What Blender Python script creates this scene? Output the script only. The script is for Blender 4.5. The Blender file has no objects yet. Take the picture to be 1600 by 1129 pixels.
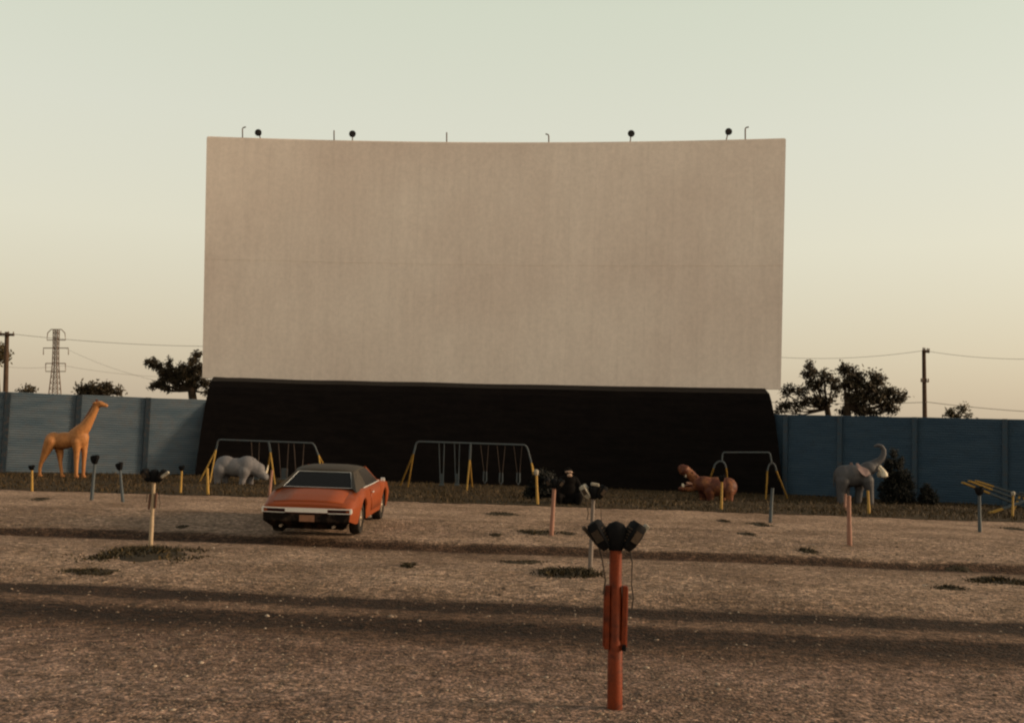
import bpy, bmesh, math, random
from mathutils import Vector, Matrix, noise
random.seed(7)
scene = bpy.context.scene
COL = scene.collection
R = math.radians
V = Vector

# ------------------------------------------------------------------ camera
F = 1700.0; CX, CY = 800.0, 564.5; H = 1.93
ROLL = 0.032
PITCH = math.atan((692 - CY) / F)
_R0 = V((1, 0, 0)); _F0 = V((0, math.cos(PITCH), math.sin(PITCH))); _U0 = V((0, -math.sin(PITCH), math.cos(PITCH)))
CR = _R0 * math.cos(ROLL) + _U0 * math.sin(ROLL)
CU = _U0 * math.cos(ROLL) - _R0 * math.sin(ROLL)
EYE = V((0, 0, H))
cam_d = bpy.data.cameras.new('camera'); cam = bpy.data.objects.new('camera', cam_d); COL.objects.link(cam)
m = Matrix((CR, CU, -_F0)).transposed().to_4x4(); m.translation = EYE
cam.matrix_world = m
cam_d.sensor_width = 36; cam_d.lens = 36 * F / 1600; cam_d.clip_end = 6000; cam_d.clip_start = 0.1
scene.camera = cam

def ray(px, py):
    return _F0 * F + CR * (px - CX) - CU * (py - CY)
def at(px, py, Y):
    d = ray(px, py); return EYE + d * (Y / d.y)

PROF = [(-50, 0), (9, 0), (10.8, -.03), (11.6, -.055), (12.3, -.03), (13.2, -.06), (13.8, -.04), (14.4, .015), (17, .03), (19.3, -.03),
        (20.05, -.09), (20.4, .05), (24.0, .20), (24.35, .10), (26.5, 0), (34, 0), (36, .03), (46, .05), (60, .05), (200, 0), (9000, -6)]
def sm(a, b, x):
    t = min(1, max(0, (x - a) / (b - a))); return t * t * (3 - 2 * t)
def sco(x, y):
    return y + x * 0.07 * (1 - min(1, max(0, (y - 22) / 6)))
def gz(x, y):
    s = sco(x, y)
    z = 0
    for (a, za), (b, zb) in zip(PROF, PROF[1:]):
        if a <= s < b:
            t = (s - a) / (b - a); z = za + (zb - za) * t; break
    if abs(x) < 60 and -10 < y < 60:
        z += .018 * noise.noise(V((x * .55, y * .55, 3))) + .03 * noise.noise(V((x * .13, y * .2, 9)))
        if y < 26: z += .011 * noise.noise(V((x * 2.3, y * 2.3, 1)))
        if y < 15: z += .008 * noise.noise(V((x * 5.1, y * 5.1, 6))) + .004 * noise.noise(V((x * 11, y * 11, 8)))
    return z
def G(px, py):
    d = ray(px, py).normalized(); t = 3.0
    p = EYE + d * t
    while p.z > gz(p.x, p.y) and t < 400:
        t += .02; p = EYE + d * t
    return V((p.x, p.y, gz(p.x, p.y)))

# ------------------------------------------------------------------ materials
def new_mat(name):
    mt = bpy.data.materials.new(name); mt.use_nodes = True
    return mt, mt.node_tree, mt.node_tree.nodes['Principled BSDF']
def nd(nt, typ, **kw):
    n = nt.nodes.new(typ)
    for k, v in kw.items(): setattr(n, k, v)
    return n
def ramp(nt, fac, stops, interp='LINEAR'):
    r = nd(nt, 'ShaderNodeValToRGB'); e = r.color_ramp.elements
    r.color_ramp.interpolation = interp
    while len(e) < len(stops): e.new(0.5)
    for k, (p, c) in enumerate(stops):
        e[k].position = p
    for k, (p, c) in enumerate(stops):
        e[k].color = (*c, 1) if hasattr(c, '__len__') else (c, c, c, 1)
    nt.links.new(fac, r.inputs['Fac']); return r.outputs['Color']
def mix(nt, fac, a, b, mode='MIX'):
    n = nd(nt, 'ShaderNodeMix', data_type='RGBA', blend_type=mode)
    for sock, v in ((n.inputs[0], fac), (n.inputs[6], a), (n.inputs[7], b)):
        if hasattr(v, 'is_output'): nt.links.new(v, sock)
        elif hasattr(v, '__len__'): sock.default_value = (*v, 1)
        else: sock.default_value = v
    return n.outputs[2]
def mth(nt, op, a, b=0.0, c=0.0):
    n = nd(nt, 'ShaderNodeMath', operation=op)
    for sock, v in zip(n.inputs, (a, b, c)):
        if hasattr(v, 'is_output'): nt.links.new(v, sock)
        else: sock.default_value = v
    return n.outputs[0]
def noise_n(nt, vec, scale, detail=4, rough=.55):
    n = nd(nt, 'ShaderNodeTexNoise'); n.inputs['Scale'].default_value = scale
    n.inputs['Detail'].default_value = detail; n.inputs['Roughness'].default_value = rough
    if vec is not None: nt.links.new(vec, n.inputs['Vector'])
    return n.outputs['Fac']
def bump(nt, b, h, strength, dist=.02):
    n = nd(nt, 'ShaderNodeBump'); n.inputs['Strength'].default_value = strength; n.inputs['Distance'].default_value = dist
    nt.links.new(h, n.inputs['Height']); nt.links.new(n.outputs[0], b.inputs['Normal'])
def worn(name, c, dirt=(.08, .05, .035), amount=.5, rough=.6, scale=6, metallic=0, coat=0, spec=.16):
    """paint or stone with uneven tone and patches of dirt or rust"""
    mt, nt, b = new_mat(name)
    tc = nd(nt, 'ShaderNodeTexCoord').outputs['Object']
    f1 = noise_n(nt, tc, scale, 6, .65); f2 = noise_n(nt, tc, scale * 4.3, 5, .7)
    tone = mix(nt, ramp(nt, f2, [(.3, 0), (.7, 1)]), [x * .8 for x in c], [min(1, x * 1.15) for x in c])
    col = mix(nt, mth(nt, 'MULTIPLY', ramp(nt, f1, [(.48, 0), (.68, 1)]), amount), tone, dirt)
    nt.links.new(col, b.inputs['Base Color'])
    b.inputs['Roughness'].default_value = rough; b.inputs['Metallic'].default_value = metallic; b.inputs['Specular IOR Level'].default_value = spec
    b.inputs['Coat Weight'].default_value = coat
    bump(nt, b, f2, .25, .006)
    return mt
def foliage(name, c1, c2, c3=None):
    mt, nt, b = new_mat(name)
    g = nd(nt, 'ShaderNodeNewGeometry')
    nt.links.new(ramp(nt, g.outputs['Random Per Island'], [(0, c1), (1, c2)] if c3 is None else [(0, c1), (.88, c2), (1, c3)]), b.inputs['Base Color'])
    b.inputs['Roughness'].default_value = .7; b.inputs['Specular IOR Level'].default_value = .2
    return mt

def ground_mat(name, lawn=False):
    mt, nt, b = new_mat(name)
    pos = nd(nt, 'ShaderNodeNewGeometry').outputs['Position']
    sx = nd(nt, 'ShaderNodeSeparateXYZ'); nt.links.new(pos, sx.inputs[0])
    big = noise_n(nt, pos, .45, 6, .6); mid = noise_n(nt, pos, 2.6, 6, .65); fine = noise_n(nt, pos, 16, 4, .7)
    vor = nd(nt, 'ShaderNodeTexVoronoi'); vor.inputs['Scale'].default_value = 26; nt.links.new(pos, vor.inputs['Vector'])
    vor2 = nd(nt, 'ShaderNodeTexVoronoi'); vor2.inputs['Scale'].default_value = 11; nt.links.new(pos, vor2.inputs['Vector'])
    b.inputs['Roughness'].default_value = .95; b.inputs['Specular IOR Level'].default_value = .15
    if lawn:
        col = mix(nt, ramp(nt, mid, [(.35, 0), (.65, 1)]), (.022, .015, .008), (.062, .037, .016))
        col = mix(nt, ramp(nt, big, [(.4, 0), (.62, .8)]), col, (.028, .020, .010))
        nt.links.new(col, b.inputs['Base Color']); bump(nt, b, fine, .8, .05)
        return mt
    mr = nd(nt, 'ShaderNodeMapRange'); nt.links.new(sx.outputs['Y'], mr.inputs[0])
    for k, v in zip((1, 2, 3, 4), (22, 28, .07, 0)): mr.inputs[k].default_value = v
    s = mth(nt, 'ADD', sx.outputs['Y'], mth(nt, 'MULTIPLY', sx.outputs['X'], mr.outputs[0]))
    strn = nd(nt, 'ShaderNodeMapping'); strn.inputs['Scale'].default_value = (.35, 1.6, 1); nt.links.new(pos, strn.inputs['Vector'])
    streak = noise_n(nt, strn.outputs[0], 1.0, 6, .62)
    s = mth(nt, 'ADD', s, mth(nt, 'MULTIPLY', mth(nt, 'SUBTRACT', streak, .5), .6))
    k = mth(nt, 'DIVIDE', s, 40.0)
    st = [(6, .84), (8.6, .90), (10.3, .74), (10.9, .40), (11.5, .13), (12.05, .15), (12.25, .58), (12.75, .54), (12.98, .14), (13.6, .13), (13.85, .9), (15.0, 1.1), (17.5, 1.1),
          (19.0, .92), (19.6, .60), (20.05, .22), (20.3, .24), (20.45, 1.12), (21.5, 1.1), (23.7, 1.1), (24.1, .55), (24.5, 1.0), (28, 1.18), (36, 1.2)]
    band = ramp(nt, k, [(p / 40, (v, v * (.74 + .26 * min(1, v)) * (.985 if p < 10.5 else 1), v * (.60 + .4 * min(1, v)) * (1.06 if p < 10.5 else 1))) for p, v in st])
    col = mix(nt, ramp(nt, big, [(.36, 0), (.64, 1)]), (.20, .130, .092), (.38, .262, .193))
    col = mix(nt, ramp(nt, mid, [(.42, 0), (.7, .55)]), col, (.17, .11, .062))
    col = mix(nt, .75, col, ramp(nt, fine, [(.36, .30), (.5, .92), (.64, 1.5)]), 'MULTIPLY')
    clump = noise_n(nt, pos, 6.5, 3, .6)
    col = mix(nt, .8, col, ramp(nt, clump, [(.36, .55), (.5, .95), (.66, 1.25)]), 'MULTIPLY')
    peb = nd(nt, 'ShaderNodeSeparateColor'); nt.links.new(vor.outputs['Color'], peb.inputs[0])
    col = mix(nt, .8, col, ramp(nt, peb.outputs[0], [(0, .55), (.6, .95), (.92, 1.3), (1, 1.9)]), 'MULTIPLY')
    peb2 = nd(nt, 'ShaderNodeSeparateColor'); nt.links.new(vor2.outputs['Color'], peb2.inputs[0])
    col = mix(nt, .7, col, ramp(nt, peb2.outputs[1], [(0, .6), (.7, 1), (1, 1.35)]), 'MULTIPLY')
    col = mix(nt, 1.0, col, band, 'MULTIPLY')
    nt.links.new(col, b.inputs['Base Color'])
    hgt = mth(nt, 'ADD', mth(nt, 'MULTIPLY', vor.outputs['Distance'], -.6), mth(nt, 'ADD', fine, mid))
    bump(nt, b, mth(nt, 'ADD', hgt, mth(nt, 'MULTIPLY', clump, 1.5)), .9, .07)
    return mt

M = {}
M['ground'] = ground_mat('gravel'); M['lawn'] = ground_mat('lawn soil', True)
M['blue_pipe'] = worn('blue paint', (.058, .072, .083), amount=.45)
M['yellow'] = worn('yellow paint', (.33, .195, .045), (.11, .065, .03), .5)
M['pink'] = worn('faded red paint', (.25, .125, .09), (.13, .07, .05), .5)
M['tan'] = worn('bare tan paint', (.34, .25, .165), (.14, .09, .055), .4)
M['grey_post'] = worn('grey paint', (.16, .13, .115), amount=.4)
M['red_post'] = worn('red orange paint', (.155, .026, .007), (.04, .010, .006), .85, .55, 9)
M['black'] = worn('black cast metal', (.007, .007, .008), (.016, .013, .011), .35, .7, 20, spec=.04)
M['grille'] = worn('speaker grille', (.055, .04, .03), (.014, .011, .009), .6, .8, 40, spec=.05)
M['pale'] = worn('pale weathered metal', (.30, .265, .215), (.08, .06, .045), .6, .6, 25)
M['cord'] = worn('cord rubber', (.03, .022, .018), rough=.7)
M['chain'] = worn('rusty chain', (.07, .05, .042), rough=.8)
M['wood'] = worn('pole timber', (.07, .045, .032), (.03, .02, .015), .5, .9, 3)
M['steel'] = worn('lattice steel', (.13, .085, .065), rough=.8)
M['bark'] = worn('bark', (.04, .028, .02), (.02, .014, .01), .6, .95, 8)
M['leaf'] = foliage('dark leaves', (.016, .014, .009), (.05, .036, .02))
M['leaf2'] = foliage('olive leaves', (.022, .019, .010), (.075, .056, .026))
M['bush'] = foliage('bush leaves', (.004, .0045, .004), (.012, .012, .009))
M['grass'] = foliage('dry grass', (.018, .013, .006), (.075, .046, .019))
M['weed'] = foliage('weeds', (.012, .010, .005), (.045, .033, .016), (.12, .08, .035))
M['stone'] = foliage('loose stones', (.07, .047, .034), (.22, .16, .12), (.36, .29, .23)); M['weed_soil'] = worn('weed soil', (.03, .021, .012), (.05, .036, .02), rough=.95)
M['brown_box'] = worn('brown box paint', (.10, .05, .035), rough=.7)
M['giraffe'] = worn('giraffe paint', (.36, .155, .055), (.23, .085, .03), .8, .5, 4.2)
M['grey_hide'] = worn('grey statue paint', (.07, .067, .073), (.035, .03, .032), .5, .6, 4)
M['rhino'] = worn('pale grey statue paint', (.14, .132, .14), (.075, .065, .067), .4, .6, 4)
M['hippo'] = worn('red brown statue paint', (.075, .024, .016), (.24, .095, .038), 1, .55, 2.6)
M['mouth'] = worn('pink mouth paint', (.50, .27, .20), rough=.6)
M['ear_pink'] = worn('pink ear paint', (.22, .15, .145), rough=.6)
M['ivory'] = worn('ivory paint', (.62, .55, .44), (.4, .3, .2), .4, .5, 10)
M['ape'] = worn('dark ape paint', (.0045, .0036, .0036), (.009, .0065, .006), .5, .7, 5, spec=.03)
M['ape_face'] = worn('ape face paint', (.36, .24, .18), rough=.6)
M['eye'] = worn('eye black', (.012, .01, .01), rough=.3)

def screen_mat():
    mt, nt, b = new_mat('screen paint')
    tc = nd(nt, 'ShaderNodeTexCoord').outputs['Object']
    mp = nd(nt, 'ShaderNodeMapping'); mp.inputs['Scale'].default_value = (2.2, 1, .22); nt.links.new(tc, mp.inputs['Vector'])
    a = noise_n(nt, mp.outputs[0], 1.3, 6, .6); c = noise_n(nt, tc, .16, 4, .5); f = noise_n(nt, tc, 5, 5, .7)
    col = mix(nt, ramp(nt, c, [(.35, 0), (.65, 1)]), (.74, .62, .555), (.83, .72, .65))
    col = mix(nt, .5, col, ramp(nt, a, [(.3, .88), (.7, 1.06)]), 'MULTIPLY')
    col = mix(nt, .5, col, ramp(nt, f, [(.3, .82), (.7, 1.12)]), 'MULTIPLY')
    sp = nd(nt, 'ShaderNodeSeparateXYZ'); nt.links.new(tc, sp.inputs[0])
    wv = mth(nt, 'PINGPONG', sp.outputs['X'], .61)
    col = mix(nt, .35, col, ramp(nt, wv, [(0, .86), (.03, 1), (1, 1)]), 'MULTIPLY')
    nt.links.new(col, b.inputs['Base Color']); b.inputs['Roughness'].default_value = .85
    return mt
M['screen'] = screen_mat()
M['seam'] = worn('screen seam', (.66, .55, .48), (.58, .48, .41), .5, .9, 1.5)
def siding_mat(name, c1, c2, dirt, spec=.35):
    mt, nt, b = new_mat(name)
    tc = nd(nt, 'ShaderNodeTexCoord').outputs['Object']
    mp = nd(nt, 'ShaderNodeMapping'); mp.inputs['Scale'].default_value = (.5, .5, 3); nt.links.new(tc, mp.inputs['Vector'])
    a = noise_n(nt, mp.outputs[0], 1.5, 6, .65); f = noise_n(nt, tc, 3, 6, .7)
    col = mix(nt, ramp(nt, a, [(.35, 0), (.65, 1)]), c1, c2)
    col = mix(nt, mth(nt, 'MULTIPLY', ramp(nt, f, [(.5, 0), (.75, 1)]), .5), col, dirt)
    nt.links.new(col, b.inputs['Base Color']); b.inputs['Roughness'].default_value = .5; b.inputs['Specular IOR Level'].default_value = spec
    return mt
M['siding_pale'] = siding_mat('pale grey blue siding', (.085, .125, .168), (.135, .168, .205), (.15, .125, .115), .2)  # left fence siding, set paler than the right fence siding
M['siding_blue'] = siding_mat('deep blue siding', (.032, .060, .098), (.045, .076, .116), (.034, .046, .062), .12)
M['post_blue'] = worn('dark blue post paint', (.013, .024, .036), rough=.7)
M['post_mid'] = worn('mid blue post paint', (.032, .055, .082), rough=.7)
M['skirt'] = siding_mat('black boarding', (.0036, .0028, .0028), (.006, .0045, .0043), (.009, .0065, .006), .02)
def paint(name, c, rough=.28):
    mt, nt, b = new_mat(name)
    tc = nd(nt, 'ShaderNodeTexCoord').outputs['Object']
    f = noise_n(nt, tc, 3, 6, .65); g = noise_n(nt, tc, 26, 4, .6)
    nt.links.new(mix(nt, ramp(nt, f, [(.4, 0), (.8, .55)]), c, [x * .72 + .012 for x in c]), b.inputs['Base Color'])
    nt.links.new(ramp(nt, g, [(.3, rough), (.7, rough + .16)]), b.inputs['Roughness'])
    b.inputs['Specular IOR Level'].default_value = .12; b.inputs['Coat Weight'].default_value = .0; b.inputs['Coat Roughness'].default_value = .18
    return mt
M['car'] = paint('orange car paint', (.205, .044, .012), .36)
M['vinyl'] = worn('vinyl roof', (.038, .030, .022), (.06, .046, .034), .5, .6, 14)
M['chrome'] = worn('chrome', (.95, .95, .93), (.5, .46, .42), .15, .32, 12, .6)
M['under'] = worn('underbody', (.008, .006, .0055), rough=.8, spec=.04)
M['tyre'] = worn('tyre rubber', (.018, .016, .015), (.06, .045, .035), .5, .9, 9)
M['rim'] = worn('wheel steel', (.30, .24, .19), (.06, .045, .035), .6, .4, 9, .6)
M['lamp_red'] = worn('dark red lens', (.022, .004, .004), (.01, .005, .005), .4, .2)
M['plate'] = worn('orange plate', (.26, .125, .075), (.14, .07, .045), .5, .6, 12)
def glass_mat():
    mt, nt, b = new_mat('tinted glass')
    b.inputs['Base Color'].default_value = (.006, .005, .005, 1); b.inputs['Roughness'].default_value = .16; b.inputs['Specular IOR Level'].default_value = .05
    b.inputs['Alpha'].default_value = .95
    return mt
M['glass'] = glass_mat()

# ------------------------------------------------------------------ mesh helpers
class MB:
    def __init__(s): s.v = []; s.f = []
    def add(s, vs, fs):
        n = len(s.v); s.v += [V(p) for p in vs]; s.f += [tuple(i + n for i in f) for f in fs]; return s
    def box(s, c, d, rot=None, taper=1.0):
        x, y, z = d[0] / 2, d[1] / 2, d[2] / 2
        vs = [V((a * x * (taper if cz > 0 else 1), b * y * (taper if cz > 0 else 1), cz * z)) for cz in (-1, 1) for a, b in ((-1, -1), (1, -1), (1, 1), (-1, 1))]
        if rot is not None: vs = [rot @ p for p in vs]
        return s.add([p + V(c) for p in vs], [(3, 2, 1, 0), (4, 5, 6, 7), (0, 1, 5, 4), (1, 2, 6, 5), (2, 3, 7, 6), (3, 0, 4, 7)])
    def tube(s, pts, r, n=10, caps=True):
        pts = [V(p) for p in pts]; rr = r if hasattr(r, '__len__') else [r] * len(pts)
        vs = []; prev = None
        for i, p in enumerate(pts):
            t = (pts[min(i + 1, len(pts) - 1)] - pts[max(i - 1, 0)]).normalized()
            if prev is None:
                u = t.orthogonal().normalized()
            else:
                u = (prev - t * prev.dot(t)).normalized()
            prev = u; w = t.cross(u)
            vs += [p + (u * math.cos(2 * math.pi * k / n) + w * math.sin(2 * math.pi * k / n)) * rr[i] for k in range(n)]
        fs = [(i * n + k, i * n + (k + 1) % n, (i + 1) * n + (k + 1) % n, (i + 1) * n + k) for i in range(len(pts) - 1) for k in range(n)]
        if caps: fs += [tuple(range(n - 1, -1, -1)), tuple(range((len(pts) - 1) * n, len(pts) * n))]
        return s.add(vs, fs)
    def ball(s, c, r, rot=None, seg=12, rings=8):
        r = r if hasattr(r, '__len__') else (r, r, r)
        vs = []; 
        for i in range(1, rings):
            a = math.pi * i / rings
            for k in range(seg):
                b = 2 * math.pi * k / seg
                vs.append(V((r[0] * math.sin(a) * math.cos(b), r[1] * math.sin(a) * math.sin(b), r[2] * math.cos(a))))
        vs += [V((0, 0, r[2])), V((0, 0, -r[2]))]
        if rot is not None: vs = [rot @ p for p in vs]
        T, B = len(vs) - 2, len(vs) - 1
        fs = [((i) * seg + k, (i + 1) * seg + k, (i + 1) * seg + (k + 1) % seg, i * seg + (k + 1) % seg) for i in range(rings - 2) for k in range(seg)]
        fs += [(T, k, (k + 1) % seg) for k in range(seg)] + [(B, (rings - 2) * seg + (k + 1) % seg, (rings - 2) * seg + k) for k in range(seg)]
        return s.add([p + V(c) for p in vs], fs)
    def prism(s, poly, off):
        """closed slab: polygon poly pushed along the vector off"""
        n = len(poly); off = V(off)
        vs = [V(p) for p in poly] + [V(p) + off for p in poly]
        return s.add(vs, [tuple(range(n - 1, -1, -1)), tuple(range(n, 2 * n))] + [(k, (k + 1) % n, n + (k + 1) % n, n + k) for k in range(n)])
    def build(s, name, mat, parent=None, origin=None, smooth=False, bevel=0, xf=None):
        o_ = V(origin) if origin is not None else V((0, 0, 0))
        me = bpy.data.meshes.new(name)
        vs = [(p - o_) for p in s.v]
        if xf is not None: vs = [xf @ p for p in vs]
        me.from_pydata([tuple(p) for p in vs], [], s.f)
        bm = bmesh.new(); bm.from_mesh(me); bmesh.ops.recalc_face_normals(bm, faces=bm.faces); bm.to_mesh(me); bm.free()
        if smooth:
            me.polygons.foreach_set('use_smooth', [True] * len(me.polygons))
            try: me.set_sharp_from_angle(angle=R(42))
            except Exception: pass
        me.materials.append(mat)
        o = bpy.data.objects.new(name, me); COL.objects.link(o)
        if parent is not None: o.parent = parent
        elif origin is not None: o.location = o_
        if bevel:
            b = o.modifiers.new('bevel', 'BEVEL'); b.width = bevel; b.segments = 2; b.limit_method = 'ANGLE'
        return o

def raw(name, vs, fs, mat, parent=None, loc=None):
    me = bpy.data.meshes.new(name); me.from_pydata(vs, [], fs); me.materials.append(mat)
    o = bpy.data.objects.new(name, me); COL.objects.link(o)
    if parent: o.parent = parent
    if loc is not None: o.location = loc
    return o
def tag(o, label=None, cat=None, group=None, kind=None):
    for k, v in (('label', label), ('category', cat), ('group', group), ('kind', kind)):
        if v: o[k] = v
    return o
def empty(name, loc, label=None, cat=None, group=None, rz=0):
    o = bpy.data.objects.new(name, None); COL.objects.link(o); o.location = loc; o.rotation_euler.z = rz
    o.empty_display_size = .1
    return tag(o, label, cat, group)
def copy_tree(o, parent=None):
    c = o.copy(); COL.objects.link(c)
    if parent: c.parent = parent
    for ch in list(o.children): copy_tree(ch, c)
    return c
def organic(name, prims, voxel, mat, parent, origin, smooth=6):
    """one continuous body: limbs and masses merged, remeshed and smoothed"""
    mb = MB()
    for p in prims:
        if p[0] == 'e': mb.ball(p[1], p[2], Matrix.Rotation(-p[3], 3, 'Y') if len(p) > 3 else None, 20, 14)
        else:
            pts, rr = [V(q) for q in p[1]], p[2]
            for i in range(len(pts) - 1):
                n = 5
                for k in range(n + 1):
                    t = k / n
                    if k == n and i < len(pts) - 2: continue
                    mb.ball(pts[i].lerp(pts[i + 1], t), rr[i] + (rr[i + 1] - rr[i]) * t, None, 12, 8)
                mb.tube([pts[i], pts[i + 1]], [rr[i] * .97, rr[i + 1] * .97], 12)
    o = mb.build(name, mat, parent, origin)
    r = o.modifiers.new('remesh', 'REMESH'); r.mode = 'VOXEL'; r.voxel_size = voxel
    s = o.modifiers.new('smooth', 'SMOOTH'); s.factor = .5; s.iterations = smooth
    dg = bpy.context.evaluated_depsgraph_get()
    me = bpy.data.meshes.new_from_object(o.evaluated_get(dg)); old = o.data
    o.modifiers.clear(); o.data = me; me.name = name
    me.polygons.foreach_set('use_smooth', [True] * len(me.polygons))
    if not me.materials: me.materials.append(mat)
    bpy.data.meshes.remove(old)
    return o

# ------------------------------------------------------------------ world and light
SUN_AZ, SUN_EL = R(90), R(15)
w = bpy.data.worlds.new('World'); scene.world = w; w.use_nodes = True
nt = w.node_tree; bg = nt.nodes['Background']; out = nt.nodes['World Output']
sky = nd(nt, 'ShaderNodeTexSky', sky_type='NISHITA'); sky.sun_disc = False
sky.sun_elevation = SUN_EL; sky.sun_rotation = SUN_AZ; sky.dust_density = 4; sky.air_density = 1.2
nt.links.new(sky.outputs[0], bg.inputs[0]); bg.inputs[1].default_value = .05; sky.ozone_density = .4
tc = nd(nt, 'ShaderNodeTexCoord'); sp = nd(nt, 'ShaderNodeSeparateXYZ'); nt.links.new(tc.outputs['Generated'], sp.inputs[0])
glow = ramp(nt, sp.outputs['Z'], [(0, (.485, .385, .28)), (.03, (.50, .405, .295)), (.09, (.565, .485, .36)), (.18, (.635, .585, .445)), (.28, (.615, .595, .465)), (.38, (.575, .585, .44)), (.6, (.30, .31, .255)), (1, (.20, .21, .18))])
mrb = nd(nt, 'ShaderNodeMapRange'); nt.links.new(sp.outputs['Y'], mrb.inputs[0])
for k_, v_ in zip((1, 2), (-.35, .35)): mrb.inputs[k_].default_value = v_
glow = mix(nt, mrb.outputs[0], mix(nt, 1.0, glow, (1.36, 1.24, 1.13), 'MULTIPLY'), glow)
bg2 = nd(nt, 'ShaderNodeBackground'); nt.links.new(glow, bg2.inputs[0]); bg2.inputs[1].default_value = 1.0
ad = nd(nt, 'ShaderNodeAddShader'); nt.links.new(bg.outputs[0], ad.inputs[0]); nt.links.new(bg2.outputs[0], ad.inputs[1])
nt.links.new(ad.outputs[0], out.inputs[0])
sl = bpy.data.lights.new('sun', 'SUN'); sun = bpy.data.objects.new('sun', sl); COL.objects.link(sun)
sl.energy = 4.0; sl.angle = R(12); sl.color = (1, .74, .48)
sdir = V((math.cos(SUN_EL) * math.sin(SUN_AZ), math.cos(SUN_EL) * math.cos(SUN_AZ), math.sin(SUN_EL)))
sun.rotation_euler = sdir.to_track_quat('Z', 'Y').to_euler(); sun.location = sdir * 200
scene.view_settings.view_transform = 'Standard'; scene.view_settings.look = 'None'
scene.view_settings.exposure = 0; scene.view_settings.gamma = 1
scene.render.engine = 'CYCLES'; scene.cycles.pixel_filter_type = 'BLACKMAN_HARRIS'; scene.cycles.filter_width = 2.2

# ------------------------------------------------------------------ ground
def axis(parts):
    o = []
    for a, b, st in parts:
        n = max(1, round((b - a) / st)); o += [a + (b - a) * k / n for k in range(n)]
    return o + [parts[-1][1]]
def grid_mesh(name, xs, ys, mat, dz=0.0, keep=None):
    vs = []; fs = []; nx = len(xs)
    for y in ys:
        for x in xs: vs.append((x, y, gz(x, y) + dz))
    for j in range(len(ys) - 1):
        for i in range(nx - 1):
            if keep and not keep((xs[i] + xs[i + 1]) / 2, (ys[j] + ys[j + 1]) / 2): continue
            fs.append((j * nx + i, j * nx + i + 1, (j + 1) * nx + i + 1, (j + 1) * nx + i))
    o = raw(name, vs, fs, mat)
    o.data.polygons.foreach_set('use_smooth', [True] * len(fs))
    return o
xs = axis([(-3000, -300, 300), (-300, -60, 40), (-60, -20, 2), (-20, -8, .2), (-8, 8, .08), (8, 20, .2), (20, 60, 2), (60, 300, 40), (300, 3000, 300)])
ys = axis([(-60, 0, 10), (0, 4, 1), (4, 6, .2), (6, 12, .07), (12, 25, .1), (25, 60, .35), (60, 200, 14), (200, 4000, 400)])
g = grid_mesh('ground', xs, ys, M['ground']); tag(g, kind='structure')
def edge_y(x):
    return 34.2 + .35 * noise.noise(V((x * .8, 0, 5))) + .25 * noise.noise(V((x * 2.5, 4, 5))) - .0016 * x * x
lx = axis([(-40, 40, .25)]); ly = axis([(31, 37, .1), (37, 62, .8)])
lw = grid_mesh('lawn', lx, ly, M['lawn'], .015, lambda x, y: y > edge_y(x)); tag(lw, kind='structure')

def blades(n, place, h0, h1, wid, lean=.5):
    vs = []; fs = []
    for _ in range(n):
        x, y, z, sc = place()
        h = random.uniform(h0, h1) * sc; a = random.uniform(0, 6.283); wd = wid * random.uniform(.6, 1.4)
        lx_, ly_ = random.gauss(0, lean) * h, random.gauss(0, lean) * h
        ca, sa = math.cos(a) * wd, math.sin(a) * wd; k = len(vs)
        vs += [(x - ca, y - sa, z - .01), (x + ca, y + sa, z - .01), (x + lx_ * .5 + ca * .6, y + ly_ * .5 + sa * .6, z + h * .6), (x + lx_, y + ly_, z + h)]
        fs += [(k, k + 1, k + 2), (k, k + 2, k + 3)]
    return vs, fs
def lawn_pt():
    while True:
        x = random.uniform(-26, 26); y = 33 + 17 * random.random() ** 1.3
        if y > edge_y(x) + .05 and (noise.noise(V((x * .5, y * .5, 2))) > -.25 or random.random() < .35):
            return x, y, gz(x, y) + .015, .6 + .8 * max(0, noise.noise(V((x * .3, y * .3, 7))) + .4)
vs, fs = blades(26000, lawn_pt, .04, .13, .02)
tag(raw('grass', vs, fs, M['grass']), kind='stuff')

def stones():
    vs = []; fs = []
    tmp = bmesh.new(); bmesh.ops.create_icosphere(tmp, subdivisions=1, radius=1)
    base = [v_.co.copy() for v_ in tmp.verts]; tri = [tuple(v_.index for v_ in f_.verts) for f_ in tmp.faces]; tmp.free()
    for _ in range(24000):
        y = 6.2 + 21 * random.random() ** 2.1; x = random.uniform(-.52, .52) * y
        s_ = sco(x, y)
        cl = noise.noise(V((x * .5, y * .5, 20)))
        if cl < -.1 and random.random() < .6: continue
        if (10.8 < s_ < 14 or 19.4 < s_ < 20.5) and random.random() < .72: continue
        r = random.uniform(.006, .016) * (1 + (random.random() < .04) * 1.1)
        if y > 12: r *= 1.3
        a = random.uniform(0, 6.28); sq = random.uniform(.35, .7); el = random.uniform(.6, 1.2); k = len(vs); zz = gz(x, y)
        for p in base:
            q = V((p.x * el, p.y, p.z * sq)) * r * random.uniform(.8, 1.2)
            vs.append((x + q.x * math.cos(a) - q.y * math.sin(a), y + q.x * math.sin(a) + q.y * math.cos(a), zz + q.z + r * .02))
        fs += [tuple(i + k for i in t) for t in tri]
    return vs, fs
vs, fs = stones(); gs = tag(raw('gravel_stones', vs, fs, M['stone']), kind='stuff'); gs.data.polygons.foreach_set('use_smooth', [True] * len(fs))

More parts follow.
